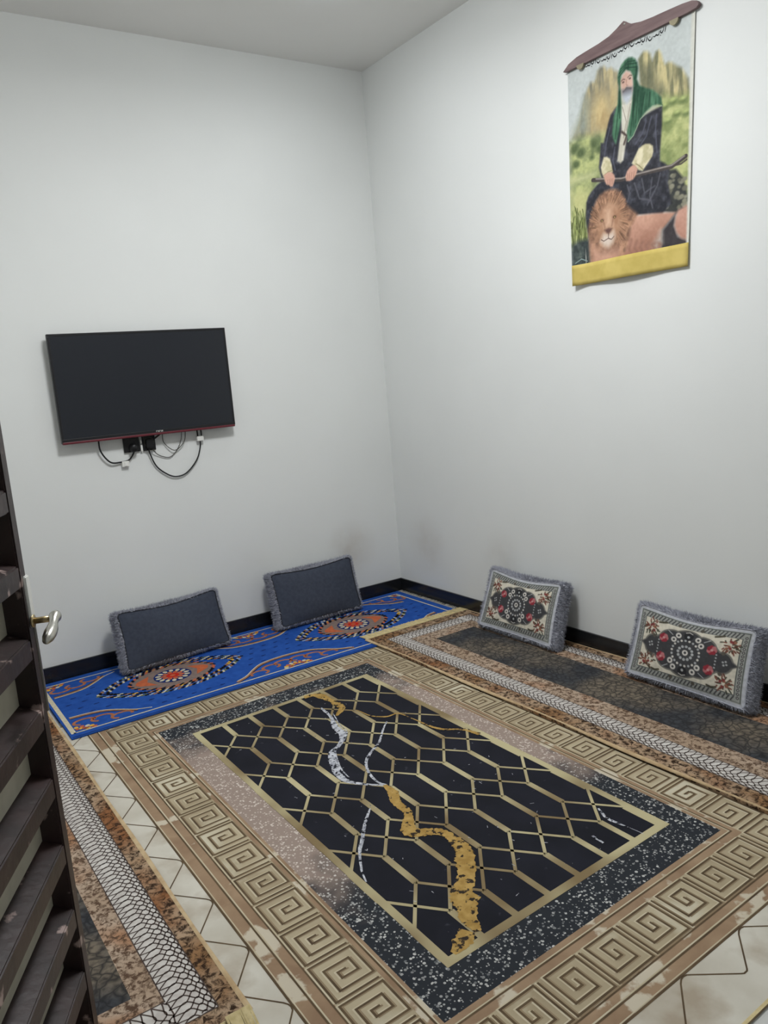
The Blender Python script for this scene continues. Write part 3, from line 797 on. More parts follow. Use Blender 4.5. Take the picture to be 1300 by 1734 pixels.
for mi, mx in enumerate((-1.71, -0.63)):
    cy = -0.395
    q = MB()
    dashes(q, eye(mx, cy, 0.370, 0.195, 90, 0.9), 0.0185, 0.030, 0.015, [0, 3, 2, 0, 1, 6], z, 3 + mi)
    dashes(q, eye(mx, cy, 0.330, 0.165, 90, 0.9), 0.0185, 0.030, 0.015, [0, 4, 0, 1, 0, 2], z, 5 + mi)
    q.build('medallion_edge', PAL, blue)
    q = MB()
    e = eye(mx, cy, 0.205, 0.145, 60, 0.3)
    q.poly(e[::-1] if False else e, z, 0)
    for sg in (-1, 1):
        q.poly([(mx + sg * 0.100, cy - 0.075), (mx + sg * 0.175, cy - 0.03), (mx + sg * 0.19, cy), (mx + sg * 0.175, cy + 0.03), (mx + sg * 0.100, cy + 0.075), (mx + sg * 0.130, cy)][::sg], z + 0.0004, 1)
    dashes(q, eye(mx, cy, 0.215, 0.150, 60, 0.3), 0.022, 0.030, 0.013, [2, 1, 2, 3], z + 0.0006, 9 + mi)
    q.build('medallion_heart', [M['greyp'], M['orange'], M['bblack'], M['tanp']], blue)
    q = MB()
    q.disc((mx, cy), 0.094, 0.094, z + 0.0006, 0, 28)
    for k in range(14):
        a = 2 * math.pi * k / 14
        q.disc((mx + 0.072 * math.cos(a), cy + 0.072 * math.sin(a)), 0.015, 0.011, z + 0.0009, 1, 9, a)
    for k in range(10):
        a = 2 * math.pi * (k + 0.5) / 10
        q.disc((mx + 0.044 * math.cos(a), cy + 0.044 * math.sin(a)), 0.016, 0.012, z + 0.0009, 2, 9, a)
    q.disc((mx, cy), 0.032, 0.032, z + 0.0010, 3, 18); q.disc((mx, cy), 0.014, 0.014, z + 0.0012, 2, 12)
    q.build('flower', [M['navy'], M['cream'], M['orange'], M['redp']], blue)
# scrolling half-lozenges along both long edges
for my, sg in ((-0.742, 1), (-0.080, -1)):
    for mx, x0, x1 in ((-2.25, -2.255, -1.92), (-1.17, -1.52, -0.83), (-0.09, -0.43, -0.112)):
        q = MB()
        def sc(pts, w, mi, dz=0.0):
            pp = [(mx + a, my + sg * c) for a, c in pts]
            pp = [p for p in pp if x0 <= p[0] <= x1]
            if len(pp) > 2: q.ribbon([tuple(v)[:2] for v in curve_pts([(p[0], p[1], 0) for p in pp], 10 * len(pp))], w, z + dz, mi)
        for s2_ in (-1, 1):
            arc = [(s2_ * a, c) for a, c in ((0.335, 0.012), (0.27, 0.045), (0.21, 0.100), (0.15, 0.145), (0.08, 0.165), (0.0, 0.172))]
            sc(arc, 0.017, 0); sc([(a * 0.985, c + 0.012) for a, c in arc], 0.006, 1, 0.0003); sc([(a * 0.99, c - 0.011) for a, c in arc], 0.005, 4, 0.0003)
            for off, hh in ((0.20, 0.060), (0.12, 0.095), (0.045, 0.110)):
                cur = [(s2_ * (off + 0.045 * math.cos(t)), hh - 0.018 + 0.030 * math.sin(t)) for t in np.linspace(-0.4, 4.2, 9)]
                sc(cur, 0.015, 0, 0.0001); sc([(a, c + 0.004) for a, c in cur], 0.004, 2, 0.0004)
        cl = max(x0 + 0.02, min(x1 - 0.02, mx))
        for k in range(9):
            a = math.pi * (k + 0.5) / 9
            xx, yy = mx + 0.070 * math.cos(a), my + sg * 0.046 * math.sin(a)
            if x0 < xx < x1: q.disc((xx, yy), 0.013, 0.010, z + 0.0004, [2, 3, 1][k % 3], 9, a)
            xx, yy = mx + 0.042 * math.cos(a), my + sg * 0.026 * math.sin(a)
            if x0 < xx < x1: q.disc((xx, yy), 0.011, 0.008, z + 0.0006, [3, 2, 2][k % 3], 9, a)
        q.build('scroll_motif', [M['tanp'], M['cream'], M['orange'], M['yellowp'], M['bblack']], blue)
# white cotton fringe at the corner end
q = MB(); rs = np.random.RandomState(21)
for k in range(240):
    y = rs.uniform(-0.600, BY1); l = rs.uniform(0.020, 0.034); dy = rs.uniform(-0.008, 0.008)
    q.ribbon([(BX1 - 0.002, y), (BX1 + l * 0.5, y + dy * 0.4), (min(BX1 + l, -0.0135), y + dy)], [0.003, 0.003, 0.0018], ZB + rs.uniform(-0.001, 0.003))
tag(q.build('fringe', M['fringe'], blue), kind='stuff')

# ------------------------------------------------------------------ two brown runners
ZR = 0.0210
M['runbrown'] = mottle_mat('runner_rust', ((52, 38, 28), (142, 108, 76), (172, 148, 122), (138, 94, 62)), 48, mscale=4.0)
M['runtan'] = mottle_mat('runner_tan', ((88, 68, 54), (166, 144, 122), (180, 160, 140), (158, 106, 66)), 60, mscale=3.4)
M['runwhite'] = mat('runner_white', (206, 202, 196), (186, 180, 174), 40, rough=0.95, spec=0.1)
M['runline'] = mat('runner_dark_line', (92, 80, 74), (74, 64, 60), 30, rough=0.95, spec=0.1)
M['rundark'] = crackle_mat('runner_charcoal')
M['runedge'] = mat('runner_edge', (196, 174, 138), (176, 150, 114), 30, rough=0.9, spec=0.1)
M['runfringe'] = mat('runner_fringe', (214, 198, 152), (196, 178, 130), 70, rough=0.95, spec=0.1)

def runner(label, X0, X1, Y0, Y1, under, fringe_far, fringe_near, wob, seed, d1, d2, d3, f0=1.0, f1=1.0):
    """X0..X1 across, Y0 (near) .. Y1 (far); under = boxes that carry it"""
    cx, cy = (X0 + X1) / 2, (Y0 + Y1) / 2
    root = empty('brown_runner', (cx, cy, 0.0)); tag(root, label, 'rug', 'brown distressed runners')
    q = MB()
    for u in under: q.box(*u, ZR - 0.0008)
    q.build('backing', M['runbrown'], root)
    def R(d): return (X0 + d * f0, X1 - d * f1, Y0 + d, Y1 - d)      # f: how wide the print is along each long side
    z = ZR
    q = MB(); q.ring(R(0.006), R(d1), z); q.build('rust_border', M['runbrown'], root)
    q = MB(); q.ring(R(d1), R(d2), z); q.build('white_band', M['runwhite'], root)
    q = MB(); q.ring(R(d2), R(d3), z); q.build('tan_border', M['runtan'], root)
    q = MB(); q.rect(*R(d3), z); q.build('charcoal_field', M['rundark'], root)
    q = MB(); r = R(d3 - 0.002); q.ribbon([(r[0], r[2]), (r[1], r[2]), (r[1], r[3]), (r[0], r[3])], 0.005, z + 0.0004, 0, True)
    q.build('field_line', M['runtan'], root)
    # woven net of overlapping loops on the white band
    q = MB()
    bw = d2 - d1
    def net(p0, d, n, length, fw=1.0):
        p = 0.025; cnt = int(length / p)
        tt = np.linspace(0, 1, 21)
        ph = 2 * np.pi * (0.45 * (1 - tt) + 1.15 * (1 - tt) ** 2.6)
        for k in range(-1, cnt + 1):
            for sg in (-1, 1):
                s = (k + 0.5) * p + sg * p * 0.56 * np.sin(ph) + 0.012 * np.sin(np.pi * tt)
                pts = [(p0[0] + d[0] * si + n[0] * bw * fw * ti, p0[1] + d[1] * si + n[1] * bw * fw * ti) for si, ti in zip(s, tt) if -0.001 < si < length]
                if len(pts) > 2: q.ribbon(pts, 0.0036, z + 0.0004)
    r = R(d1)
    net((r[0], r[2]), (0, 1), (1, 0), r[3] - r[2], f0)
    net((r[1], r[2]), (0, 1), (-1, 0), r[3] - r[2], f1)
    net((r[0] + 0.09, r[2]), (1, 0), (0, 1), r[1] - r[0] - 0.18)
    net((r[0] + 0.09, r[3]), (1, 0), (0, -1), r[1] - r[0] - 0.18)
    for d in (d1 + 0.0005, d2 - 0.0005):
        r = R(d); q.ribbon([(r[0], r[2]), (r[1], r[2]), (r[1], r[3]), (r[0], r[3])], 0.003, z + 0.0005, 0, True)
    q.build('net_pattern', M['runline'], root)
    # bound long edges, a little wavy
    for xe, sgn in ((X0, 1), (X1, -1)):
        q = MB()
        n = 60
        for k in range(n):
            ya, yb = Y0 + (Y1 - Y0) * k / n, Y0 + (Y1 - Y0) * (k + 1) / n
            fa, fb = wob * math.sin(ya * 7 + seed), wob * math.sin(yb * 7 + seed)
            prof = lambda f, y: [(xe + f - sgn * 0.004, y, ZR - 0.0035), (xe + f - sgn * 0.003, y, ZR + 0.0005), (xe + f + sgn * 0.003, y, ZR + 0.0016), (xe + sgn * 0.009, y, ZR + 0.0004)]
            pa, pb = prof(fa, ya), prof(fb, yb)
            q.add(pa + pb, [(i, i + 1, 5 + i, 4 + i) if sgn > 0 else (i + 1, i, 4 + i, 5 + i) for i in range(3)], 0, True)
        q.build('bound_edge', M['runedge'], root)
    for flag, ye, sg in ((fringe_far, Y1, 1), (fringe_near, Y0, -1)):
        q = MB(); rs = np.random.RandomState(seed)
        nx = 130
        for k in range(nx):                    # closely packed cotton tassels
            xa = X0 + (X1 - X0) * k / nx; xb = X0 + (X1 - X0) * (k + 1.06) / nx
            l = 0.075 + rs.uniform(-0.006, 0.006); dx = rs.uniform(-0.002, 0.002)
            zz = rs.uniform(0, 0.0012)
            if sg < 0 and xb > RUG[0] - 0.004 and xa < RUG[1] + 0.004: zz += ZM + 0.0015      # tassels lying on the large rug
            v = [(xa, ye - sg * 0.006, ZR + 0.001 + zz), (xb, ye - sg * 0.006, ZR + 0.001 + zz), (xa + dx, ye + sg * l * 0.5, flag + 0.003 + zz), (xb + dx, ye + sg * l * 0.5, flag + 0.003 + zz), (xa + dx, ye + sg * l, flag + 0.001 + zz), (xb + dx, ye + sg * l, flag + 0.001 + zz)]
            q.add(v, [(0, 1, 3, 2), (2, 3, 5, 4)] if sg > 0 else [(1, 0, 2, 3), (3, 2, 4, 5)])
        tag(q.build('fringe', M['runfringe'], root), kind='stuff')
    return root
runner('brown distressed runner with charcoal field along the wall under the two flowered cushions', -0.730, -0.016, -3.06, -0.690,
       [(-0.506, -0.016, -3.06, -0.803, 0.0005), (-0.730, -0.506, -3.06, -0.803, 0.0104), (-0.730, -0.060, -0.803, -0.690, 0.0168)], 0.0165, 0.0005, 0.006, 3, 0.080, 0.172, 0.268, 1.0, 0.68)
runner('brown distressed runner with charcoal field on the floor beside the open door', -3.030, -2.312, -2.640, -0.290,
       [(-3.030, -2.372, -2.640, -0.803, 0.0005), (-2.372, -2.312, -2.640, -0.803, 0.0104), (-3.030, -2.312, -0.803, -0.290, 0.0168)], 0.0165, 0.0005, 0.002, 8, 0.056, 0.152, 0.212)

# ------------------------------------------------------------------ painted prints (colour per vertex on a fine grid)
class Painter:
    def __init__(self, nu, nv, base, seed=0):
        self.nu, self.nv = nu, nv
        self.U, self.V = np.meshgrid(np.linspace(0, 1, nu), np.linspace(0, 1, nv))
        self.C = np.empty((nv, nu, 3)); self.C[:] = np.array(base, float)
        self.rs = np.random.RandomState(seed)
        self.asp = 1.0
    def noise(self, fu, fv, octs=3):
        out = np.zeros_like(self.U); amp, tot = 1.0, 0.0
        for o in range(octs):
            gu, gv = max(2, int(fu * 2 ** o)), max(2, int(fv * 2 ** o))
            g = self.rs.rand(gv + 2, gu + 2)
            x = self.U * gu; y = self.V * gv
            xi = np.floor(x).astype(int); yi = np.floor(y).astype(int); fx = x - xi; fy = y - yi
            fx = fx * fx * (3 - 2 * fx); fy = fy * fy * (3 - 2 * fy)
            out += amp * (g[yi, xi] * (1 - fx) * (1 - fy) + g[yi, xi + 1] * fx * (1 - fy) + g[yi + 1, xi] * (1 - fx) * fy + g[yi + 1, xi + 1] * fx * fy)
            tot += amp; amp *= 0.5
        return out / tot
    def blend(self, mask, col, col2=None, tex=None):
        c = np.array(col, float)
        if col2 is not None and tex is not None:
            c = c * (1 - tex[..., None]) + np.array(col2, float) * tex[..., None]
        self.C = self.C * (1 - mask[..., None]) + c * mask[..., None]
    def polymask(self, pts, soft=0.004):
        p = np.array(pts, float); n = len(p)
        ins = np.zeros(self.U.shape, bool); dist = np.full(self.U.shape, 9.0)
        for k in range(n):
            (x1, y1), (x2, y2) = p[k], p[(k + 1) % n]
            cond = (y1 > self.V) != (y2 > self.V)
            with np.errstate(divide='ignore', invalid='ignore'):
                xi = (x2 - x1) * (self.V - y1) / (y2 - y1 + 1e-12) + x1
            ins ^= cond & (self.U < xi)
            dist = np.minimum(dist, self.segdist(x1, y1, x2, y2))
        sd = np.where(ins, dist, -dist)
        return np.clip(sd / soft * 0.5 + 0.5, 0, 1)
    def segdist(self, x1, y1, x2, y2):
        a = self.asp
        dx, dy = (x2 - x1), (y2 - y1) * a
        px, py = self.U - x1, (self.V - y1) * a
        t = np.clip((px * dx + py * dy) / (dx * dx + dy * dy + 1e-12), 0, 1)
        return np.hypot(px - t * dx, py - t * dy)
    def poly(self, pts, col, soft=0.006, col2=None, tex=None):
        self.blend(self.polymask(pts, soft), col, col2, tex)
    def stroke(self, pts, w, col, soft=0.004):
        d = np.full(self.U.shape, 9.0)
        for (a, b_) in zip(pts[:-1], pts[1:]): d = np.minimum(d, self.segdist(*a, *b_))
        self.blend(np.clip((w / 2 - d) / soft + 0.5, 0, 1), col)
    def dot(self, c, r, col, soft=0.005, ry=None):
        d = np.hypot((self.U - c[0]) / r, (self.V - c[1]) * self.asp / (ry or r))
        self.blend(np.clip((1 - d) * r / soft + 0.5, 0, 1), col)
    def colors(self):
        c = np.clip(self.C, 0, 255) / 255.0
        l = np.where(c <= 0.04045, c / 12.92, ((c + 0.055) / 1.055) ** 2.4)
        return np.concatenate([l.reshape(-1, 3), np.ones((self.nu * self.nv, 1))], 1)

def grid_mesh(name, P, colors, m, smooth=True, flip=False):
    """P: (nv,nu,3) local points"""
    nv, nu = P.shape[:2]
    idx = np.arange(nv * nu).reshape(nv, nu)
    f = np.stack([idx[:-1, :-1], idx[1:, :-1], idx[1:, 1:], idx[:-1, 1:]], -1).reshape(-1, 4)
    if flip: f = f[:, ::-1]
    me = bpy.data.meshes.new(name)
    me.vertices.add(nv * nu); me.vertices.foreach_set('co', P.reshape(-1).astype(np.float32))
    me.loops.add(len(f) * 4); me.loops.foreach_set('vertex_index', f.reshape(-1).astype(np.int32))
    me.polygons.add(len(f)); me.polygons.foreach_set('loop_start', np.arange(0, len(f) * 4, 4, dtype=np.int32))
    me.polygons.foreach_set('use_smooth', np.full(len(f), smooth))
    me.update(calc_edges=True); me.validate()
    if colors is not None:
        ca = me.color_attributes.new('print', 'FLOAT_COLOR', 'POINT')
        ca.data.foreach_set('color', colors.reshape(-1).astype(np.float32))
    me.materials.append(m)
    return me

# ------------------------------------------------------------------ hanging banner
def paint_banner():
    p = Painter(281, 381, (190, 196, 194), 5); p.asp = 1.38
    q = lambda pts: [(u / (1.022 - 0.065 * v), v) for u, v in pts]
    n1 = p.noise(6, 8, 4); n2 = p.noise(16, 4, 4); n3 = p.noise(60, 80, 2); n4 = p.noise(26, 34, 3); n5 = p.noise(34, 9, 3); n6 = p.noise(12, 18, 4)
    ct = lambda n, a=3.0: np.clip((n - 0.5) * a + 0.5, 0, 1)
    p.C += (n1[..., None] - 0.5) * 22
    # hills in haze
    p.poly(q([(0.0, 0.36), (0.10, 0.27), (0.20, 0.20), (0.45, 0.22), (0.6, 0.2), (1.0, 0.3), (1.0, 0.6), (0.0, 0.6)]), (172, 172, 154), 0.06)
    hz = lambda base: base
    p.poly(q([(0.034, 0.345), (0.094, 0.285), (0.130, 0.20), (0.152, 0.159), (0.180, 0.125), (0.204, 0.106), (0.236, 0.112), (0.252, 0.098), (0.266, 0.068), (0.292, 0.056), (0.325, 0.060), (0.350, 0.082), (0.382, 0.080), (0.410, 0.100), (0.437, 0.113), (0.468, 0.177), (0.434, 0.421)]), (124, 122, 106), 0.014, (186, 172, 132), ct(n5, 2.8))
    p.poly(q([(0.19, 0.24), (0.25, 0.18), (0.32, 0.17), (0.38, 0.22), (0.40, 0.36), (0.21, 0.35)]), (192, 172, 126), 0.07, (168, 146, 104), ct(n5, 3))
    p.poly(q([(0.05, 0.34), (0.10, 0.27), (0.15, 0.16), (0.18, 0.19), (0.17, 0.33)]), (138, 144, 132), 0.04)
    p.poly(q([(0.602, 0.10), (0.625, 0.083), (0.645, 0.075), (0.675, 0.082), (0.697, 0.100), (0.712, 0.135), (0.724, 0.118), (0.738, 0.100), (0.760, 0.098), (0.778, 0.116), (0.792, 0.150), (0.806, 0.172), (0.830, 0.168), (0.856, 0.177), (0.890, 0.200), (0.923, 0.217), (0.95, 0.25), (0.97, 0.275), (0.985, 0.37), (0.772, 0.345), (0.618, 0.237)]), (116, 116, 90), 0.012, (194, 182, 136), ct(n5, 3.2))
    p.poly(q([(0.66, 0.15), (0.70, 0.15), (0.74, 0.24), (0.80, 0.30), (0.78, 0.33), (0.68, 0.25)]), (98, 100, 80), 0.05)
    # meadows
    p.poly(q([(0.755, 0.315), (0.80, 0.30), (0.86, 0.33), (1.0, 0.335), (1.0, 0.86), (0.74, 0.66)]), (126, 138, 88), 0.03, (184, 188, 130), ct(n6, 3))
    for (a, c, r) in ((0.80, 0.36, 0.03), (0.86, 0.35, 0.035), (0.93, 0.36, 0.03), (0.89, 0.41, 0.03), (0.82, 0.43, 0.03), (0.95, 0.42, 0.03)):
        p.dot(q([(a, c)])[0], r, (112, 126, 80), 0.03, r * 0.7); p.dot(q([(a, c - 0.012)])[0], r * 0.7, (170, 180, 118), 0.03, r * 0.35)
    p.poly(q([(0.0, 0.36), (0.10, 0.345), (0.20, 0.36), (0.332, 0.375), (0.31, 0.5), (0.27, 0.60), (0.15, 0.70), (0.13, 0.9), (0.0, 0.9)]), (108, 120, 84), 0.03, (176, 182, 124), ct(n6, 3))
    for (a, c, r) in ((0.05, 0.40, 0.03), (0.10, 0.43, 0.035), (0.22, 0.41, 0.03), (0.27, 0.44, 0.03), (0.06, 0.48, 0.03), (0.20, 0.47, 0.02)):
        p.dot(q([(a, c)])[0], r, (84, 98, 66), 0.03, r * 0.9)
    p.poly(q([(0.0, 0.54), (0.24, 0.545), (0.22, 0.57), (0.0, 0.575)]), (186, 188, 140), 0.03)
    p.poly(q([(0.0, 0.62), (0.18, 0.62), (0.14, 0.74), (0.0, 0.78)]), (186, 186, 130), 0.05)
    for k in range(60):      # tall grass at the left edge
        u = p.rs.uniform(0.005, 0.13); v = p.rs.uniform(0.80, 0.93); l = p.rs.uniform(0.05, 0.15); dx = p.rs.uniform(-0.03, 0.03)
        g = p.rs.uniform(0.55, 1.25); p.stroke(q([(u, v), (u + dx * 0.4, v - l * 0.6), (u + dx, v - l)]), 0.006, (122 * g, 132 * g, 80 * g))
    # rock and lower robe
    p.poly(q([(0.793, 0.641), (0.874, 0.650), (0.922, 0.695), (0.940, 0.74), (0.955, 0.791), (0.954, 0.842), (0.869, 0.85), (0.757, 0.825), (0.781, 0.719)]), (58, 60, 58), 0.01)
    for k in range(30):
        a = p.rs.uniform(0.80, 0.94); c = p.rs.uniform(0.67, 0.83); r = p.rs.uniform(0.010, 0.024); g = p.rs.uniform(0.6, 1.0)
        if c < 0.63 + (a - 0.80) * 0.55: continue
        p.dot(q([(a, c)])[0], r, (150 * g, 148 * g, 128 * g), 0.012, r * 0.8)
    dk, dk2 = (44, 45, 51), (74, 75, 84)
    fold = np.clip(n4 * 2.6 - 1.1, 0, 1)
    p.poly(q([(0.282, 0.417), (0.258, 0.531), (0.285, 0.60), (0.235, 0.615), (0.185, 0.638), (0.155, 0.660), (0.138, 0.685), (0.127, 0.766), (0.146, 0.866), (0.585, 0.814), (0.767, 0.838), (0.84, 0.80), (0.814, 0.70), (0.83, 0.64), (0.80, 0.612), (0.758, 0.592), (0.756, 0.511)]), dk, 0.008, dk2, fold)
    for a in ((0.56, 0.66, 0.60, 0.74, 0.68, 0.76), (0.62, 0.65, 0.64, 0.72, 0.72, 0.70), (0.70, 0.66, 0.68, 0.74, 0.70, 0.80), (0.50, 0.66, 0.52, 0.70, 0.50, 0.74), (0.76, 0.65, 0.74, 0.70, 0.66, 0.78)):
        p.stroke(q([(a[0], a[1]), (a[2], a[3]), (a[4], a[5])]), 0.008, (92, 92, 100), 0.012)
    p.poly(q([(0.418, 0.272), (0.371, 0.299), (0.350, 0.33), (0.332, 0.368), (0.305, 0.42), (0.275, 0.48), (0.30, 0.56), (0.754, 0.60), (0.779, 0.431), (0.783, 0.348), (0.613, 0.365), (0.501, 0.435)]), dk, 0.008, dk2, fold)
    for a in ((0.70, 0.38, 0.66, 0.46, 0.60, 0.50), (0.74, 0.38, 0.73, 0.45, 0.74, 0.55), (0.66, 0.39, 0.63, 0.44, 0.57, 0.48), (0.36, 0.36, 0.33, 0.42, 0.31, 0.48), (0.40, 0.46, 0.38, 0.52, 0.40, 0.57)):
        p.stroke(q([(a[0], a[1]), (a[2], a[3]), (a[4], a[5])]), 0.007, (88, 90, 104), 0.012)
    p.poly(q([(0.463, 0.275), (0.546, 0.273), (0.527, 0.346), (0.501, 0.435), (0.47, 0.535), (0.445, 0.545), (0.417, 0.53), (0.44, 0.44), (0.458, 0.394)]), (186, 182, 166), 0.008, (208, 204, 192), ct(n5))
    p.stroke(q([(0.47, 0.285), (0.50, 0.36), (0.475, 0.43)]), 0.005, (136, 128, 114), 0.008); p.stroke(q([(0.535, 0.285), (0.515, 0.34), (0.50, 0.40)]), 0.006, (140, 132, 118), 0.008)
    p.stroke(q([(0.462, 0.40), (0.50, 0.425), (0.478, 0.46)]), 0.014, (70, 58, 54), 0.012)
    # head cloth
    gr, gr2 = (40, 74, 56), (84, 126, 98)
    p.poly(q([(0.446, 0.185), (0.438, 0.165), (0.434, 0.140), (0.446, 0.112), (0.468, 0.090), (0.495, 0.076), (0.525, 0.071), (0.556, 0.077), (0.580, 0.091), (0.596, 0.112), (0.602, 0.138), (0.597, 0.165), (0.590, 0.185), (0.608, 0.217), (0.660, 0.242), (0.712, 0.262), (0.750, 0.288), (0.775, 0.31), (0.783, 0.348), (0.745, 0.336), (0.709, 0.334), (0.66, 0.348), (0.613, 0.371), (0.590, 0.40), (0.556, 0.434), (0.511, 0.456), (0.502, 0.41), (0.535, 0.33), (0.552, 0.271), (0.558, 0.20), (0.556, 0.173), (0.540, 0.140), (0.505, 0.124), (0.470, 0.138), (0.456, 0.186), (0.463, 0.275), (0.46, 0.338), (0.435, 0.40), (0.41, 0.448), (0.390, 0.425), (0.378, 0.397), (0.393, 0.317), (0.43, 0.262)]), gr, 0.008, gr2, ct(n5, 2.4))
    for a in ((0.450, 0.125, 0.51, 0.098, 0.588, 0.112), (0.462, 0.108, 0.52, 0.088, 0.575, 0.098), (0.447, 0.142, 0.50, 0.112, 0.592, 0.130), (0.59, 0.13, 0.585, 0.16, 0.57, 0.18)):
        p.stroke(q([(a[0], a[1]), (a[2], a[3]), (a[4], a[5])]), 0.006, (30, 58, 46), 0.008)
    for a in ((0.585, 0.20, 0.53, 0.43), (0.600, 0.24, 0.575, 0.38), (0.65, 0.26, 0.62, 0.35), (0.44, 0.27, 0.405, 0.42), (0.69, 0.27, 0.68, 0.33), (0.57, 0.22, 0.56, 0.32), (0.45, 0.21, 0.445, 0.33)):
        p.stroke(q([(a[0], a[1]), (a[2], a[3])]), 0.007, (30, 58, 44), 0.012)
    p.stroke(q([(0.78, 0.349), (0.71, 0.337), (0.613, 0.373), (0.556, 0.436), (0.512, 0.456)]), 0.006, (150, 168, 140), 0.006)
    # plain, softly drawn face
    p.poly(q([(0.460, 0.160), (0.478, 0.138), (0.505, 0.126), (0.538, 0.140), (0.556, 0.165), (0.558, 0.205), (0.550, 0.232), (0.509, 0.244), (0.474, 0.222), (0.464, 0.19)]), (204, 172, 156), 0.010, (184, 148, 132), np.clip((0.52 - p.U) / 0.08, 0, 1))
    p.stroke(q([(0.466, 0.164), (0.480, 0.159), (0.494, 0.163)]), 0.006, (104, 82, 76), 0.007); p.stroke(q([(0.518, 0.160), (0.534, 0.154), (0.550, 0.158)]), 0.006, (104, 82, 76), 0.007)
    p.dot(q([(0.481, 0.173)])[0], 0.009, (96, 76, 72), 0.010, 0.006); p.dot(q([(0.535, 0.168)])[0], 0.009, (96, 76, 72), 0.010, 0.006)
    p.stroke(q([(0.507, 0.168), (0.504, 0.190), (0.514, 0.194)]), 0.005, (164, 126, 112), 0.008)
    p.poly(q([(0.466, 0.205), (0.490, 0.208), (0.511, 0.202), (0.535, 0.210), (0.556, 0.212), (0.552, 0.240), (0.536, 0.264), (0.508, 0.279), (0.484, 0.264), (0.470, 0.238)]), (110, 110, 116), 0.014, (180, 186, 194), np.clip((p.V - 0.215) / 0.035, 0, 1))
    p.stroke(q([(0.480, 0.216), (0.507, 0.206), (0.542, 0.215)]), 0.010, (92, 88, 90), 0.010)
    # branch, sleeves, hands
    p.stroke(q([(0.201, 0.583), (0.447, 0.624), (0.60, 0.625), (0.844, 0.634), (0.944, 0.606)]), 0.028, (70, 64, 62)); p.stroke(q([(0.23, 0.582), (0.447, 0.618), (0.844, 0.628), (0.934, 0.603)]), 0.009, (150, 142, 136), 0.008)
    p.stroke(q([(0.86, 0.632), (0.91, 0.634), (0.95, 0.622)]), 0.011, (78, 70, 66))
    p.poly(q([(0.302, 0.489), (0.330, 0.492), (0.355, 0.506), (0.370, 0.54), (0.377, 0.575), (0.335, 0.576), (0.297, 0.588), (0.280, 0.560), (0.276, 0.534)]), (184, 176, 140), 0.006, (214, 206, 176), ct(n4))
    p.poly(q([(0.597, 0.505), (0.625, 0.497), (0.651, 0.494), (0.685, 0.50), (0.709, 0.514), (0.712, 0.54), (0.702, 0.562), (0.660, 0.592), (0.626, 0.614), (0.595, 0.605), (0.572, 0.588), (0.54, 0.563)]), (182, 174, 138), 0.006, (216, 208, 178), ct(n4))
    p.stroke(q([(0.575, 0.572), (0.60, 0.585), (0.632, 0.610)]), 0.007, (140, 132, 100)); p.stroke(q([(0.297, 0.578), (0.34, 0.566), (0.376, 0.567)]), 0.006, (140, 132, 100))
    p.poly(q([(0.298, 0.575), (0.335, 0.568), (0.369, 0.574), (0.390, 0.590), (0.396, 0.606), (0.386, 0.628), (0.373, 0.644), (0.355, 0.642), (0.342, 0.632), (0.318, 0.625), (0.305, 0.605)]), (194, 152, 134), 0.006)
    p.poly(q([(0.525, 0.578), (0.550, 0.573), (0.572, 0.579), (0.588, 0.600), (0.575, 0.622), (0.548, 0.641), (0.520, 0.643), (0.492, 0.638), (0.485, 0.615), (0.50, 0.592)]), (194, 152, 134), 0.006)
    for k in range(4):
        p.stroke(q([(0.330 + 0.016 * k, 0.605), (0.328 + 0.015 * k, 0.632)]), 0.0035, (140, 102, 88)); p.stroke(q([(0.505 + 0.018 * k, 0.605), (0.498 + 0.017 * k, 0.636)]), 0.0035, (140, 102, 88))
    # resting lion: flank, haunch, shade between them
    lit = np.clip((p.V - 0.80) / 0.2, 0, 1)
    p.poly(q([(0.485, 0.793), (0.53, 0.812), (0.585, 0.818), (0.70, 0.826), (0.80, 0.836), (0.872, 0.846), (0.82, 0.880), (0.765, 0.915), (0.752, 1.0), (0.521, 1.03), (0.43, 1.02)]), (206, 162, 140), 0.010, (160, 116, 98), np.clip(lit * 1.1 + (n1 - 0.5) * 0.8, 0, 1))
    p.poly(q([(0.872, 0.846), (0.82, 0.880), (0.765, 0.915), (0.750, 1.01), (1.0, 1.0), (1.0, 0.985), (0.944, 0.980), (0.880, 0.957), (0.855, 0.904)]), (62, 58, 60), 0.014)
    p.poly(q([(0.70, 0.975), (0.735, 0.945), (0.758, 0.915), (0.762, 0.97), (0.72, 0.99)]), (186, 178, 168), 0.03)
    p.poly(q([(0.884, 0.838), (0.94, 0.826), (1.0, 0.825), (1.0, 0.99), (0.945, 0.982), (0.90, 0.968), (0.870, 0.940), (0.855, 0.904), (0.865, 0.865)]), (200, 156, 138), 0.012, (176, 130, 112), lit)
    for k in range(6):
        u0 = 0.53 + 0.045 * k; p.stroke(q([(u0, 0.93 + 0.01 * k), (u0 - 0.02, 0.97), (u0 + 0.005, 1.01)]), 0.010, (140, 102, 88), 0.03)
    p.poly(q([(0.0, 0.89), (0.06, 0.87), (0.157, 0.87), (0.175, 1.02), (0.0, 1.02)]), (56, 64, 64), 0.02, (96, 106, 100), np.clip(n4 * 3 - 1.5, 0, 1))
    p.stroke(q([(0.03, 0.985), (0.08, 0.968), (0.13, 0.985)]), 0.006, (150, 170, 166)); p.stroke(q([(0.04, 1.0), (0.12, 0.995)]), 0.006, (120, 140, 138))
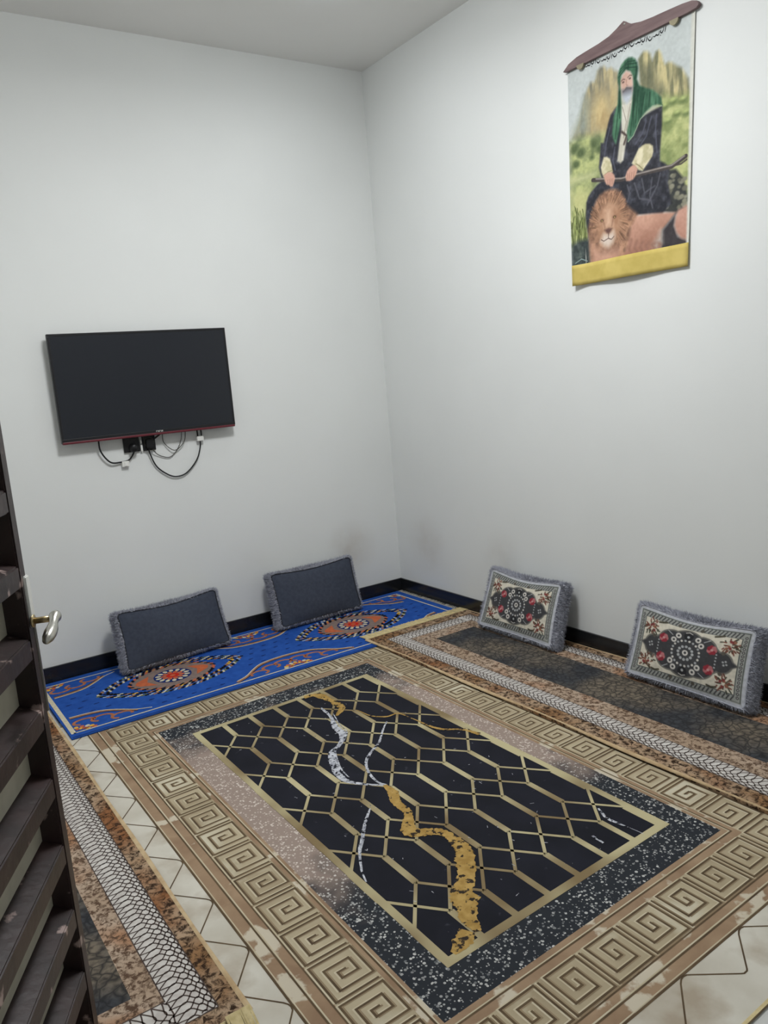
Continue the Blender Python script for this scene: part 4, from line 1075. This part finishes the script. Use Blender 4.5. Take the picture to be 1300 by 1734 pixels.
    p.poly(q([(0.205, 0.715), (0.225, 0.690), (0.255, 0.668), (0.30, 0.656), (0.345, 0.654), (0.40, 0.662), (0.445, 0.680), (0.475, 0.715), (0.498, 0.756), (0.545, 0.785), (0.585, 0.811), (0.555, 0.84), (0.528, 0.865), (0.51, 0.92), (0.489, 0.965), (0.429, 1.03), (0.162, 1.03), (0.150, 0.92), (0.142, 0.824), (0.164, 0.772)]), (122, 92, 76), 0.014, (182, 140, 112), ct(n4, 2.6))
    for k in range(150):
        a = p.rs.uniform(-3.3, 0.9); r0 = p.rs.uniform(0.09, 0.12); r1 = r0 + p.rs.uniform(0.03, 0.08)
        cu, cv = 0.335, 0.815; g = p.rs.uniform(0.62, 1.22)
        p.stroke(q([(cu + r0 * math.cos(a), cv + 0.84 * r0 * math.sin(a)), (cu + r1 * math.cos(a + 0.1), cv + 0.84 * r1 * math.sin(a + 0.1))]), 0.0055, (150 * g, 114 * g, 90 * g), 0.005)
    p.poly(q([(0.262, 0.745), (0.30, 0.722), (0.35, 0.716), (0.405, 0.735), (0.440, 0.765), (0.446, 0.81), (0.438, 0.85), (0.415, 0.885), (0.39, 0.915), (0.351, 0.940), (0.300, 0.935), (0.262, 0.905), (0.235, 0.864), (0.226, 0.82), (0.236, 0.782)]), (188, 150, 122), 0.022, (164, 124, 98), ct(n6, 2))
    p.poly(q([(0.169, 0.911), (0.265, 0.951), (0.432, 0.958), (0.423, 1.03), (0.169, 1.03)]), (184, 140, 118), 0.04, (204, 162, 140), n1)
    p.poly(q([(0.305, 0.75), (0.355, 0.75), (0.365, 0.84), (0.295, 0.838)]), (204, 168, 142), 0.03)
    p.poly(q([(0.282, 0.866), (0.330, 0.872), (0.376, 0.863), (0.385, 0.89), (0.365, 0.920), (0.327, 0.936), (0.285, 0.925), (0.255, 0.900)]), (212, 196, 182), 0.022)
    p.poly(q([(0.292, 0.846), (0.330, 0.842), (0.364, 0.848), (0.346, 0.864), (0.330, 0.870), (0.312, 0.864)]), (98, 70, 64), 0.009)
    p.stroke(q([(0.329, 0.868), (0.327, 0.893)]), 0.006, (96, 74, 68)); p.stroke(q([(0.262, 0.892), (0.285, 0.902), (0.327, 0.893), (0.355, 0.902), (0.378, 0.890)]), 0.006, (96, 74, 68), 0.005)
    for e, sg in (((0.272, 0.797), 1), ((0.386, 0.795), -1)):
        p.dot(q([e])[0], 0.020, (134, 100, 80), 0.018, 0.013); p.dot(q([e])[0], 0.012, (72, 54, 46), 0.006, 0.008); p.dot(q([(e[0], e[1] + 0.001)])[0], 0.005, (190, 164, 104), 0.004)
        p.stroke(q([(e[0] + sg * 0.016, e[1] + 0.012), (e[0] + sg * 0.026, e[1] + 0.04)]), 0.010, (150, 114, 92), 0.016)
    p.poly([(0.975, -0.1), (1.1, -0.1), (1.1, 1.1), (0.982, 1.1)], (206, 206, 196), 0.008)
    p.C += (n3[..., None] - 0.5) * 14
    return p
bw_top, bw_bot = 0.632, 0.594
by0, bz_top, bz_pic, bz_bot = -1.605, 2.668, 1.838, 1.752
banner = empty('hanging_banner', (-0.012, -1.92, bz_bot))
tag(banner, 'printed cloth banner of robed figure and lion hung from dark wooden bar', 'banner')
pp = paint_banner()
def bpt(u, v):
    w = bw_top + (bw_bot - bw_top) * v
    z = bz_top + (bz_pic - bz_top) * v
    x = -0.006 - 0.006 * v - 0.004 * np.sin(3.1 * u) * (0.3 + v) - 0.004 * np.sin(9 * u + 3 * v) * v - 0.012 * v * np.maximum(0, 0.12 - u) / 0.12
    return x, by0 - u * w, z
X, Y, Z = bpt(pp.U, pp.V)
bo = banner.location
Pm = np.stack([X - bo.x, Y - bo.y, Z - bo.z], -1)
M['print'] = attr_mat('banner_print', 0.7, 0.1, 700)
me = grid_mesh('picture', Pm, pp.colors(), M['print'])
o = bpy.data.objects.new('picture', me); COL.objects.link(o); o.parent = banner
# plain cloth strip at the bottom and cloth backing
M['gold_cloth'] = mat('gold_cloth', (188, 168, 92), (204, 184, 108), 14, rough=0.8, spec=0.15)
M['cloth_white'] = mat('banner_backing', (206, 206, 198), rough=0.85, spec=0.1)
def strip(name, v0, v1, m, dx, nu=24, nv=6):
    U, V = np.meshgrid(np.linspace(0, 1, nu), np.linspace(v0, v1, nv))
    X, Y, Z = bpt(U, V)
    me = grid_mesh(name, np.stack([X + dx - bo.x, Y - bo.y, Z - bo.z], -1), None, m)
    o = bpy.data.objects.new(name, me); COL.objects.link(o); o.parent = banner
    sm = o.modifiers.new('thickness', 'SOLIDIFY'); sm.thickness = 0.001; sm.offset = 0
    return o
vb = (bz_top - bz_bot) / (bz_top - bz_pic)
strip('gold_hem', 0.995, vb, M['gold_cloth'], -0.0006)
strip('backing_cloth', 0.0, 1.0, M['cloth_white'], 0.0015, 20, 20)
# wooden hanger with a peak in the middle
M['hanger'] = mat('hanger_wood', (106, 86, 86), (122, 101, 100), 8, rough=0.5, spec=0.3, stretch=(1, 1, 8))
top = [(0.0, 2.664), (0.05, 2.686), (0.12, 2.698), (0.20, 2.703), (0.30, 2.708), (0.38, 2.716), (0.44, 2.730), (0.485, 2.744), (0.495, 2.746), (0.51, 2.738), (0.55, 2.722), (0.62, 2.712), (0.70, 2.708), (0.80, 2.706), (0.90, 2.703), (0.96, 2.698), (0.99, 2.690), (1.0, 2.680)]
bot = [(1.0, 2.674), (0.985, 2.667), (0.93, 2.664), (0.85, 2.663), (0.6, 2.662), (0.4, 2.662), (0.2, 2.660), (0.1, 2.660), (0.03, 2.659)]
ol = [( -1.592 - u * 0.668, z) for u, z in top + bot]
q = MB(); n = len(ol)
fr = [(-0.022, y, z) for y, z in ol]; bk = [(-0.005, y, z) for y, z in ol]
q.add(fr + bk, [tuple(range(n)), tuple(range(2 * n - 1, n - 1, -1))] + [(k, n + k, n + (k + 1) % n, (k + 1) % n) for k in range(n)])
hb = q.build('wooden_bar', M['hanger'], banner)
q = MB(); q.lathe([(0.0, -0.028), (0.004, -0.028), (0.005, -0.025)], (0, 0, 0), 12, axis='y')
q.v = [(v[1] + 0.004, -1.927 + v[0], 2.733 + v[2]) for v in q.v]
q.build('nail_head', M['steel'], hb)
M['clip'] = mat('clip_brass', (140, 132, 108), rough=0.55, metallic=0.2)
for yc in (-1.690, -2.155):
    q = MB(); n = 12
    arc = [(yc + 0.020 * math.cos(a), 2.664 - 0.021 * math.sin(a)) for a in np.linspace(0, math.pi, n)]
    fr = [(-0.0235, y, z) for y, z in arc]; bk = [(-0.0140, y, z) for y, z in arc]
    q.add(fr + bk, [tuple(range(n)), tuple(range(2 * n - 1, n - 1, -1))] + [(k, n + k, n + (k + 1) % n, (k + 1) % n) for k in range(n)])
    q.build('clip', M['clip'], banner)
# flowing calligraphy line just below the bar
M['ink'] = mat('black_ink', (34, 34, 36), rough=0.8)
q = MB(); rs = np.random.RandomState(3)
def ink(pts, w):
    pp_ = [tuple(v)[:2] for v in curve_pts([(a, c, 0) for a, c in pts], 5 * len(pts))]
    t = MB(); n = len(pp_)
    t.ribbon(pp_, [w * (0.45 + 0.75 * math.sin(math.pi * (k + 0.5) / n)) for k in range(n)], 0.0)
    for (a, c, _) in t.v: q.v.append((float(bpt(a, c)[0]) - 0.0012, float(bpt(a, c)[1]), float(bpt(a, c)[2])))
    b0 = len(q.v) - len(t.v)
    for f in t.f: q.f.append(tuple(b0 + i for i in f)); q.m.append(0); q.s.append(False)
u = 0.80; kk = 0
while u > 0.20:
    v = 0.022 + 0.006 * math.sin(u * 20)
    K = 0.72
    k_ = lambda pts: [(u - K * a, v + K * c) for a, c in pts]
    kind = (kk * 5 + kk // 4) % 7
    if kind == 0: ink(k_([(0, -0.015), (0.006, 0), (0.012, 0.018)]), 0.0045); u -= 0.022 * K
    elif kind == 1: ink(k_([(0, 0), (0.008, 0.014), (0.026, 0.017), (0.040, 0.006), (0.042, -0.004)]), 0.005); ink(k_([(0.02, -0.006), (0.024, -0.003), (0.026, -0.002)]), 0.005); u -= 0.050 * K
    elif kind == 2: ink(k_([(0, 0.004), (0.010, -0.010), (0.020, 0.004), (0.008, 0.010), (0.022, 0.020)]), 0.0045); u -= 0.032 * K
    elif kind == 3: ink(k_([(0, -0.012), (0.004, 0.008), (0.018, 0.010), (0.030, 0.004), (0.046, 0.010), (0.064, 0.004)]), 0.005); u -= 0.072 * K
    elif kind == 4: ink(k_([(0, -0.004), (0.010, 0.016), (0.024, 0.022)]), 0.0045); ink(k_([(0.006, -0.014), (0.010, -0.011), (0.012, -0.010)]), 0.005); u -= 0.030 * K
    elif kind == 5: ink(k_([(0, -0.016), (0.008, 0.004), (0.022, 0.012), (0.036, 0.0), (0.026, -0.006)]), 0.005); ink(k_([(0.03, 0.022), (0.034, 0.024), (0.036, 0.025)]), 0.005); u -= 0.046 * K
    else: ink(k_([(0, 0.006), (0.012, 0.012), (0.020, 0.002), (0.030, 0.012), (0.040, 0.004), (0.056, -0.014)]), 0.005); u -= 0.050 * K
    kk += 1
q.build('calligraphy', M['ink'], banner)

# ------------------------------------------------------------------ cushions
def cushion_shape(nu, nv, w, h, t, puff, sag, seed, taper=0.0):
    """front surface points (nv,nu,3) in cushion axes: u along, n outwards, v up; row 0 is the top"""
    U, V = np.meshgrid(np.linspace(-1, 1, nu), np.linspace(1, -1, nv))
    ex = 1 - 0.030 * (1 - np.abs(V) ** 2.5); ey = 1 - 0.045 * (1 - np.abs(U) ** 2.5)
    cr = 0.10                                   # round the corners
    cu = np.sign(U) * np.abs(U); cv = V
    over = np.clip(np.abs(U) + np.abs(V) - 2 + cr, 0, None)
    x = (U - np.sign(U) * over * 0.35) * ex * w / 2
    y = (V - np.sign(V) * over * 0.35) * ey * h / 2
    n = t / 2 + puff * (1 - np.abs(U) ** 3) * (1 - np.abs(V) ** 3)
    n = n + 0.004 * np.sin(3.1 * U + seed) * np.cos(2.3 * V + seed) * (1 - np.abs(U) ** 4)
    y = y - sag * np.clip(V, 0, 1) * np.cos(np.pi * 0.5 * U) ** 2
    x = x * (1 - taper * V)
    return np.stack([x, -n, y], -1)             # local: x along wall, -y to the front, z up

def perimeter(P):
    return np.concatenate([P[0, :-1], P[:-1, -1], P[-1, :0:-1], P[:0:-1, 0]])

M['fur'] = mat('grey_plush', (148, 150, 160), (176, 178, 188), 120, rough=1.0, spec=0.05)
M['grey_cloth'] = mat('charcoal_cushion_cloth', (62, 67, 79), (69, 74, 86), 60, rough=0.95, spec=0.1, bump=0.25, bscale=500)
M['seam'] = mat('dark_piping', (40, 41, 46), rough=0.9)
M['tapestry'] = attr_mat('cushion_tapestry', 0.95, 0.25, 450)

def paint_tapestry():
    p = Painter(241, 151, (206, 200, 184), 9); p.asp = 0.6
    n3 = p.noise(50, 30, 2)
    G = (92, 96, 94); CH = (66, 66, 68); PG = (168, 170, 170); RD = (138, 48, 58); WH = (206, 202, 194); BR = (96, 62, 52); OL = (74, 70, 58)
    # borders
    def bord(d, col):
        m = ((p.U < d) | (p.U > 1 - d) | (p.V < d / 0.6) | (p.V > 1 - d / 0.6)).astype(float)
        p.blend(m, col)
    bord(0.088, (150, 152, 146))
    m = ((np.minimum(p.U, 1 - p.U) < 0.105) & (np.minimum(p.U, 1 - p.U) > 0.095)) | ((np.minimum(p.V, 1 - p.V) * 0.6 < 0.105) & (np.minimum(p.V, 1 - p.V) * 0.6 > 0.095))
    p.U0 = p.U
    ring_d = np.minimum(np.minimum(p.U, 1 - p.U), np.minimum(p.V, 1 - p.V) * 0.6)
    p.blend(((ring_d > 0.080) & (ring_d < 0.088)).astype(float), G)
    p.blend(((ring_d > 0.036) & (ring_d < 0.043)).astype(float), G)
    p.blend((ring_d < 0.030).astype(float), (182, 184, 190))
    for k in range(17):
        v = 0.12 + 0.76 * k / 16
        for u in (0.061, 0.939):
            p.dot((u, v), 0.011, CH, 0.006); p.dot((u, v), 0.004, WH, 0.004)
    for k in range(27):
        u = 0.10 + 0.80 * k / 26
        for v in (0.102, 0.898):
            p.stroke([(u - 0.010, v + 0.025), (u + 0.010, v - 0.025)], 0.010, CH, 0.005)
    # medallion: scalloped body and pointed ends
    p.U = 0.5 + (p.U - 0.5) / 1.13; p.V = 0.5 + (p.V - 0.5) / 1.10
    lobes = [(0.50, 0.50, 0.165, 0.175), (0.39, 0.39, 0.105, 0.085), (0.61, 0.39, 0.105, 0.085), (0.39, 0.61, 0.105, 0.085), (0.61, 0.61, 0.105, 0.085),
             (0.5, 0.33, 0.09, 0.075), (0.5, 0.67, 0.09, 0.075), (0.33, 0.5, 0.09, 0.10), (0.67, 0.5, 0.09, 0.10), (0.235, 0.5, 0.065, 0.070), (0.765, 0.5, 0.065, 0.070)]
    for grow, col in ((0.012, (112, 110, 104)), (0.0, CH)):
        for (a, c, rx, ry) in lobes: p.dot((a, c), rx + grow, col, 0.006, ry + grow)
        p.poly([(0.70, 0.40 - grow), (0.78, 0.41 - grow), (0.865 + grow, 0.5), (0.78, 0.59 + grow), (0.70, 0.60 + grow)], col)
        p.poly([(0.30, 0.40 - grow), (0.22, 0.41 - grow), (0.135 - grow, 0.5), (0.22, 0.59 + grow), (0.30, 0.60 + grow)], col)
    for k in range(22):
        a = 2 * math.pi * k / 22
        p.dot((0.5 + 0.105 * math.cos(a), 0.5 + 0.165 * math.sin(a)), 0.009, WH if k % 2 else PG, 0.005)
    for k in range(12):
        a = 2 * math.pi * k / 12
        p.dot((0.5 + 0.055 * math.cos(a), 0.5 + 0.085 * math.sin(a)), 0.011, PG, 0.005)
    p.dot((0.5, 0.5), 0.022, WH, 0.006); p.dot((0.5, 0.5), 0.010, CH, 0.005)
    for sx in (-1, 1):
        for sy in (-1, 1):
            for (a, c) in ((0.075, 0.20), (0.105, 0.135)):       # pale square blossoms
                x, y = 0.5 + sx * a, 0.5 + sy * c * 1.05
                p.dot((x, y), 0.022, WH, 0.006); p.dot((x, y), 0.009, CH, 0.005)
            x, y = 0.5 + sx * 0.185, 0.5 + sy * 0.125
            for k in range(7):
                a = 2 * math.pi * k / 7
                p.dot((x + 0.022 * math.cos(a), y + 0.036 * math.sin(a)), 0.016, RD if k % 3 else (176, 110, 112), 0.006)
            p.dot((x, y), 0.010, (196, 150, 146), 0.005)
            p.stroke([(0.5 + sx * 0.12, 0.5 + sy * 0.20), (0.5 + sx * 0.16, 0.5 + sy * 0.24)], 0.006, PG)
        for k in range(4):
            a = 2 * math.pi * k / 4 + 0.4
            p.dot((0.5 + sx * 0.285 + 0.014 * math.cos(a), 0.5 + 0.026 * math.sin(a)), 0.007, PG, 0.005)
        for k in range(5): p.dot((0.5 + sx * (0.222), 0.42 + 0.04 * k), 0.006, PG, 0.004)
        p.dot((0.5, 0.5 + sx * 0.235), 0.036, (44, 44, 46), 0.006); p.stroke([(0.475, 0.5 + sx * 0.27), (0.5, 0.5 + sx * 0.285), (0.525, 0.5 + sx * 0.27)], 0.006, WH); p.dot((0.5, 0.5 + sx * 0.22), 0.010, PG)
    # corner sprays
    rs = np.random.RandomState(17)
    for sx in (-1, 1):
        for sy in (-1, 1):
            cx, cy = 0.5 + sx * 0.298, 0.5 + sy * 0.225
            for k in range(34):
                a = rs.uniform(0, 6.28); r = rs.uniform(0.01, 0.062)
                x, y = cx + r * math.cos(a), cy + r * math.sin(a) * 1.55
                a2 = a + rs.uniform(-0.6, 0.6); l = rs.uniform(0.010, 0.024)
                p.stroke([(x, y), (x + l * math.cos(a2), y + l * 1.6 * math.sin(a2))], 0.009, [OL, BR, (60, 62, 52), (116, 70, 58)][rs.randint(4)], 0.005)
            for k in range(6):
                p.dot((cx + rs.uniform(-0.03, 0.03), cy + rs.uniform(-0.05, 0.05)), 0.010, (124, 60, 58) if k % 2 else (140, 96, 76), 0.006)
            x, y = 0.5 + sx * 0.215, 0.5 + sy * 0.315
            p.stroke([(x - 0.03, y - 0.01 * sy), (x, y), (x + 0.03, y - 0.015)], 0.014, OL, 0.006)
            p.dot((0.5 + sx * 0.085, 0.5 + sy * 0.345), 0.014, (88, 84, 76)); p.dot((0.5 + sx * 0.265, 0.5 + sy * 0.125 + 0.01), 0.014, (88, 84, 76))
    p.C *= (0.92 + 0.16 * n3[..., None])
    return p

def fur_mesh(Pf, Pb, seed, count, name):
    """short plush tufts standing on the side of the cushion between front rim Pf and back rim Pb"""
    rs = np.random.RandomState(seed)
    n = len(Pf); cen = Pf.mean(0)
    V, Fc = [], []
    for k in range(count):
        i = rs.randint(n); f = rs.rand(); w = rs.uniform(-0.06, 1.0)
        a = Pf[i] * (1 - f) + Pf[(i + 1) % n] * f; c = Pb[i] * (1 - f) + Pb[(i + 1) % n] * f
        base = a * (1 - w) + c * w
        out = base - cen; out[1] = 0; out /= np.linalg.norm(out) + 1e-9
        bul = 0.018 * math.sin(math.pi * min(1, max(0, w)))
        base = base + out * bul
        d = out + rs.normal(0, 0.45, 3); d /= np.linalg.norm(d)
        l = rs.uniform(0.010, 0.024)
        side = np.cross(d, rs.normal(0, 1, 3)); side /= np.linalg.norm(side) + 1e-9
        wd = rs.uniform(0.0010, 0.0022)
        b0 = len(V)
        tri = [base - side * wd, base + side * wd, base + d * l]
        for v_ in tri: v_[2] = max(v_[2], 0.0015)
        V += tri
        Fc.append((b0, b0 + 1, b0 + 2))
    me = bpy.data.meshes.new(name); me.from_pydata([tuple(v) for v in V], [], Fc); me.materials.append(M['fur'])
    return me

def cushion(name, label, group, base, yaw, lean, w, h, t, puff, sag, seed, tapestry=None, roll=0.0, taper=0.0):
    root = empty(name, base); tag(root, label, 'cushion', group)
    root.rotation_euler = (0, 0, yaw)
    # leaning and resting height
    R = Matrix.Rotation(roll, 4, 'Y') @ Matrix.Rotation(-lean, 4, 'X')
    def place(A):
        B = A.reshape(-1, 3) @ np.array(R.to_3x3()).T
        return B.reshape(A.shape)
    nu, nv = (241, 151) if tapestry is not None else (61, 41)
    Pf = cushion_shape(nu, nv, w, h, t, puff, sag, seed, taper)
    Ps = cushion_shape(41, 31, w, h, t, puff, sag, seed, taper)
    Pb = Ps.copy(); Pb[..., 1] = -Pb[..., 1]
    rimf = perimeter(Ps); rimb = perimeter(Pb)
    # lowest point touches the rug: shift up; top back edge leans to the wall
    cen0 = rimf.mean(0); mid = (rimf + rimb) / 2; od = mid - cen0; od[:, 1] = 0; od /= np.linalg.norm(od, axis=1)[:, None]
    allp = place(np.concatenate([rimf, rimb, mid + od * 0.021]))
    dz = -allp[:, 2].min() + 0.003
    shift = np.array([0, 0, dz])
    me = grid_mesh('front_panel', place(Pf) + shift, tapestry, M['tapestry'] if tapestry is not None else M['grey_cloth'])
    o = bpy.data.objects.new('front_panel', me); COL.objects.link(o); o.parent = root
    # plush side and back as one surface
    rings = []
    cen = rimf.mean(0)
    for k in range(9):
        f = k / 8
        ring = rimf * (1 - f) + rimb * f
        out = ring - cen; out[:, 1] = 0; out /= np.linalg.norm(out, axis=1)[:, None] + 1e-9
        rings.append(ring + out * 0.020 * math.sin(math.pi * f) ** 0.7)
    n = len(rimf)
    V = place(np.concatenate(rings)) + shift
    Fc = [(k * n + (j + 1) % n, k * n + j, (k + 1) * n + j, (k + 1) * n + (j + 1) % n) for k in range(8) for j in range(n)]
    me = bpy.data.meshes.new('plush_side'); me.from_pydata([tuple(v) for v in V], [], Fc); me.materials.append(M['fur'])
    me.polygons.foreach_set('use_smooth', [True] * len(Fc))
    o = bpy.data.objects.new('plush_side', me); COL.objects.link(o); o.parent = root
    me = grid_mesh('back_panel', place(Pb) + shift, None, M['fur'], flip=True)
    o = bpy.data.objects.new('back_panel', me); COL.objects.link(o); o.parent = root
    me = fur_mesh(place(rimf) + shift, place(rimb) + shift, seed + 40, 13000, 'plush_fibres')
    o = bpy.data.objects.new('plush_fibres', me); COL.objects.link(o); o.parent = root; o['kind'] = 'stuff'
    # piping round the front panel
    pr = place(rimf * np.array([0.992, 1.0, 0.992]) + np.array([0, -0.001, 0])) + shift
    q = MB(); q.tube([tuple(v) for v in pr] + [tuple(pr[0])], 0.0032, 6, 0, False)
    me = bpy.data.meshes.new('piping'); me.from_pydata(q.v, [], q.f); me.materials.append(M['seam'] if tapestry is None else M['fur'])
    o = bpy.data.objects.new('piping', me); COL.objects.link(o); o.parent = root
    return root
G1, G2 = 'plain grey cushions on the blue rug', 'flowered cushions on the brown runner'
cushion('grey_cushion', 'plain charcoal grey cushion with plush edge leaning on the wall below the television', G1, (-1.605, -0.140, ZB), 0.085, 0.32, 0.570, 0.300, 0.080, 0.028, 0.014, 1, taper=0.02)
cushion('grey_cushion', 'plain charcoal grey cushion with plush edge leaning near the corner of the room', G1, (-0.722, -0.128, ZB), 0.02, 0.28, 0.550, 0.312, 0.075, 0.026, 0.010, 2)
tp = paint_tapestry().colors()
cushion('flowered_cushion', 'cream cushion with dark flowered medallion leaning nearest the blue rug', G2, (-0.118, -1.280, ZR), -math.pi / 2, 0.36, 0.525, 0.315, 0.075, 0.022, 0.016, 3, tp, taper=0.025)
cushion('flowered_cushion', 'cream cushion with dark flowered medallion leaning farther from the blue rug', G2, (-0.118, -2.275, ZR), -math.pi / 2, 0.33, 0.555, 0.312, 0.075, 0.022, 0.016, 4, tp, taper=0.015)
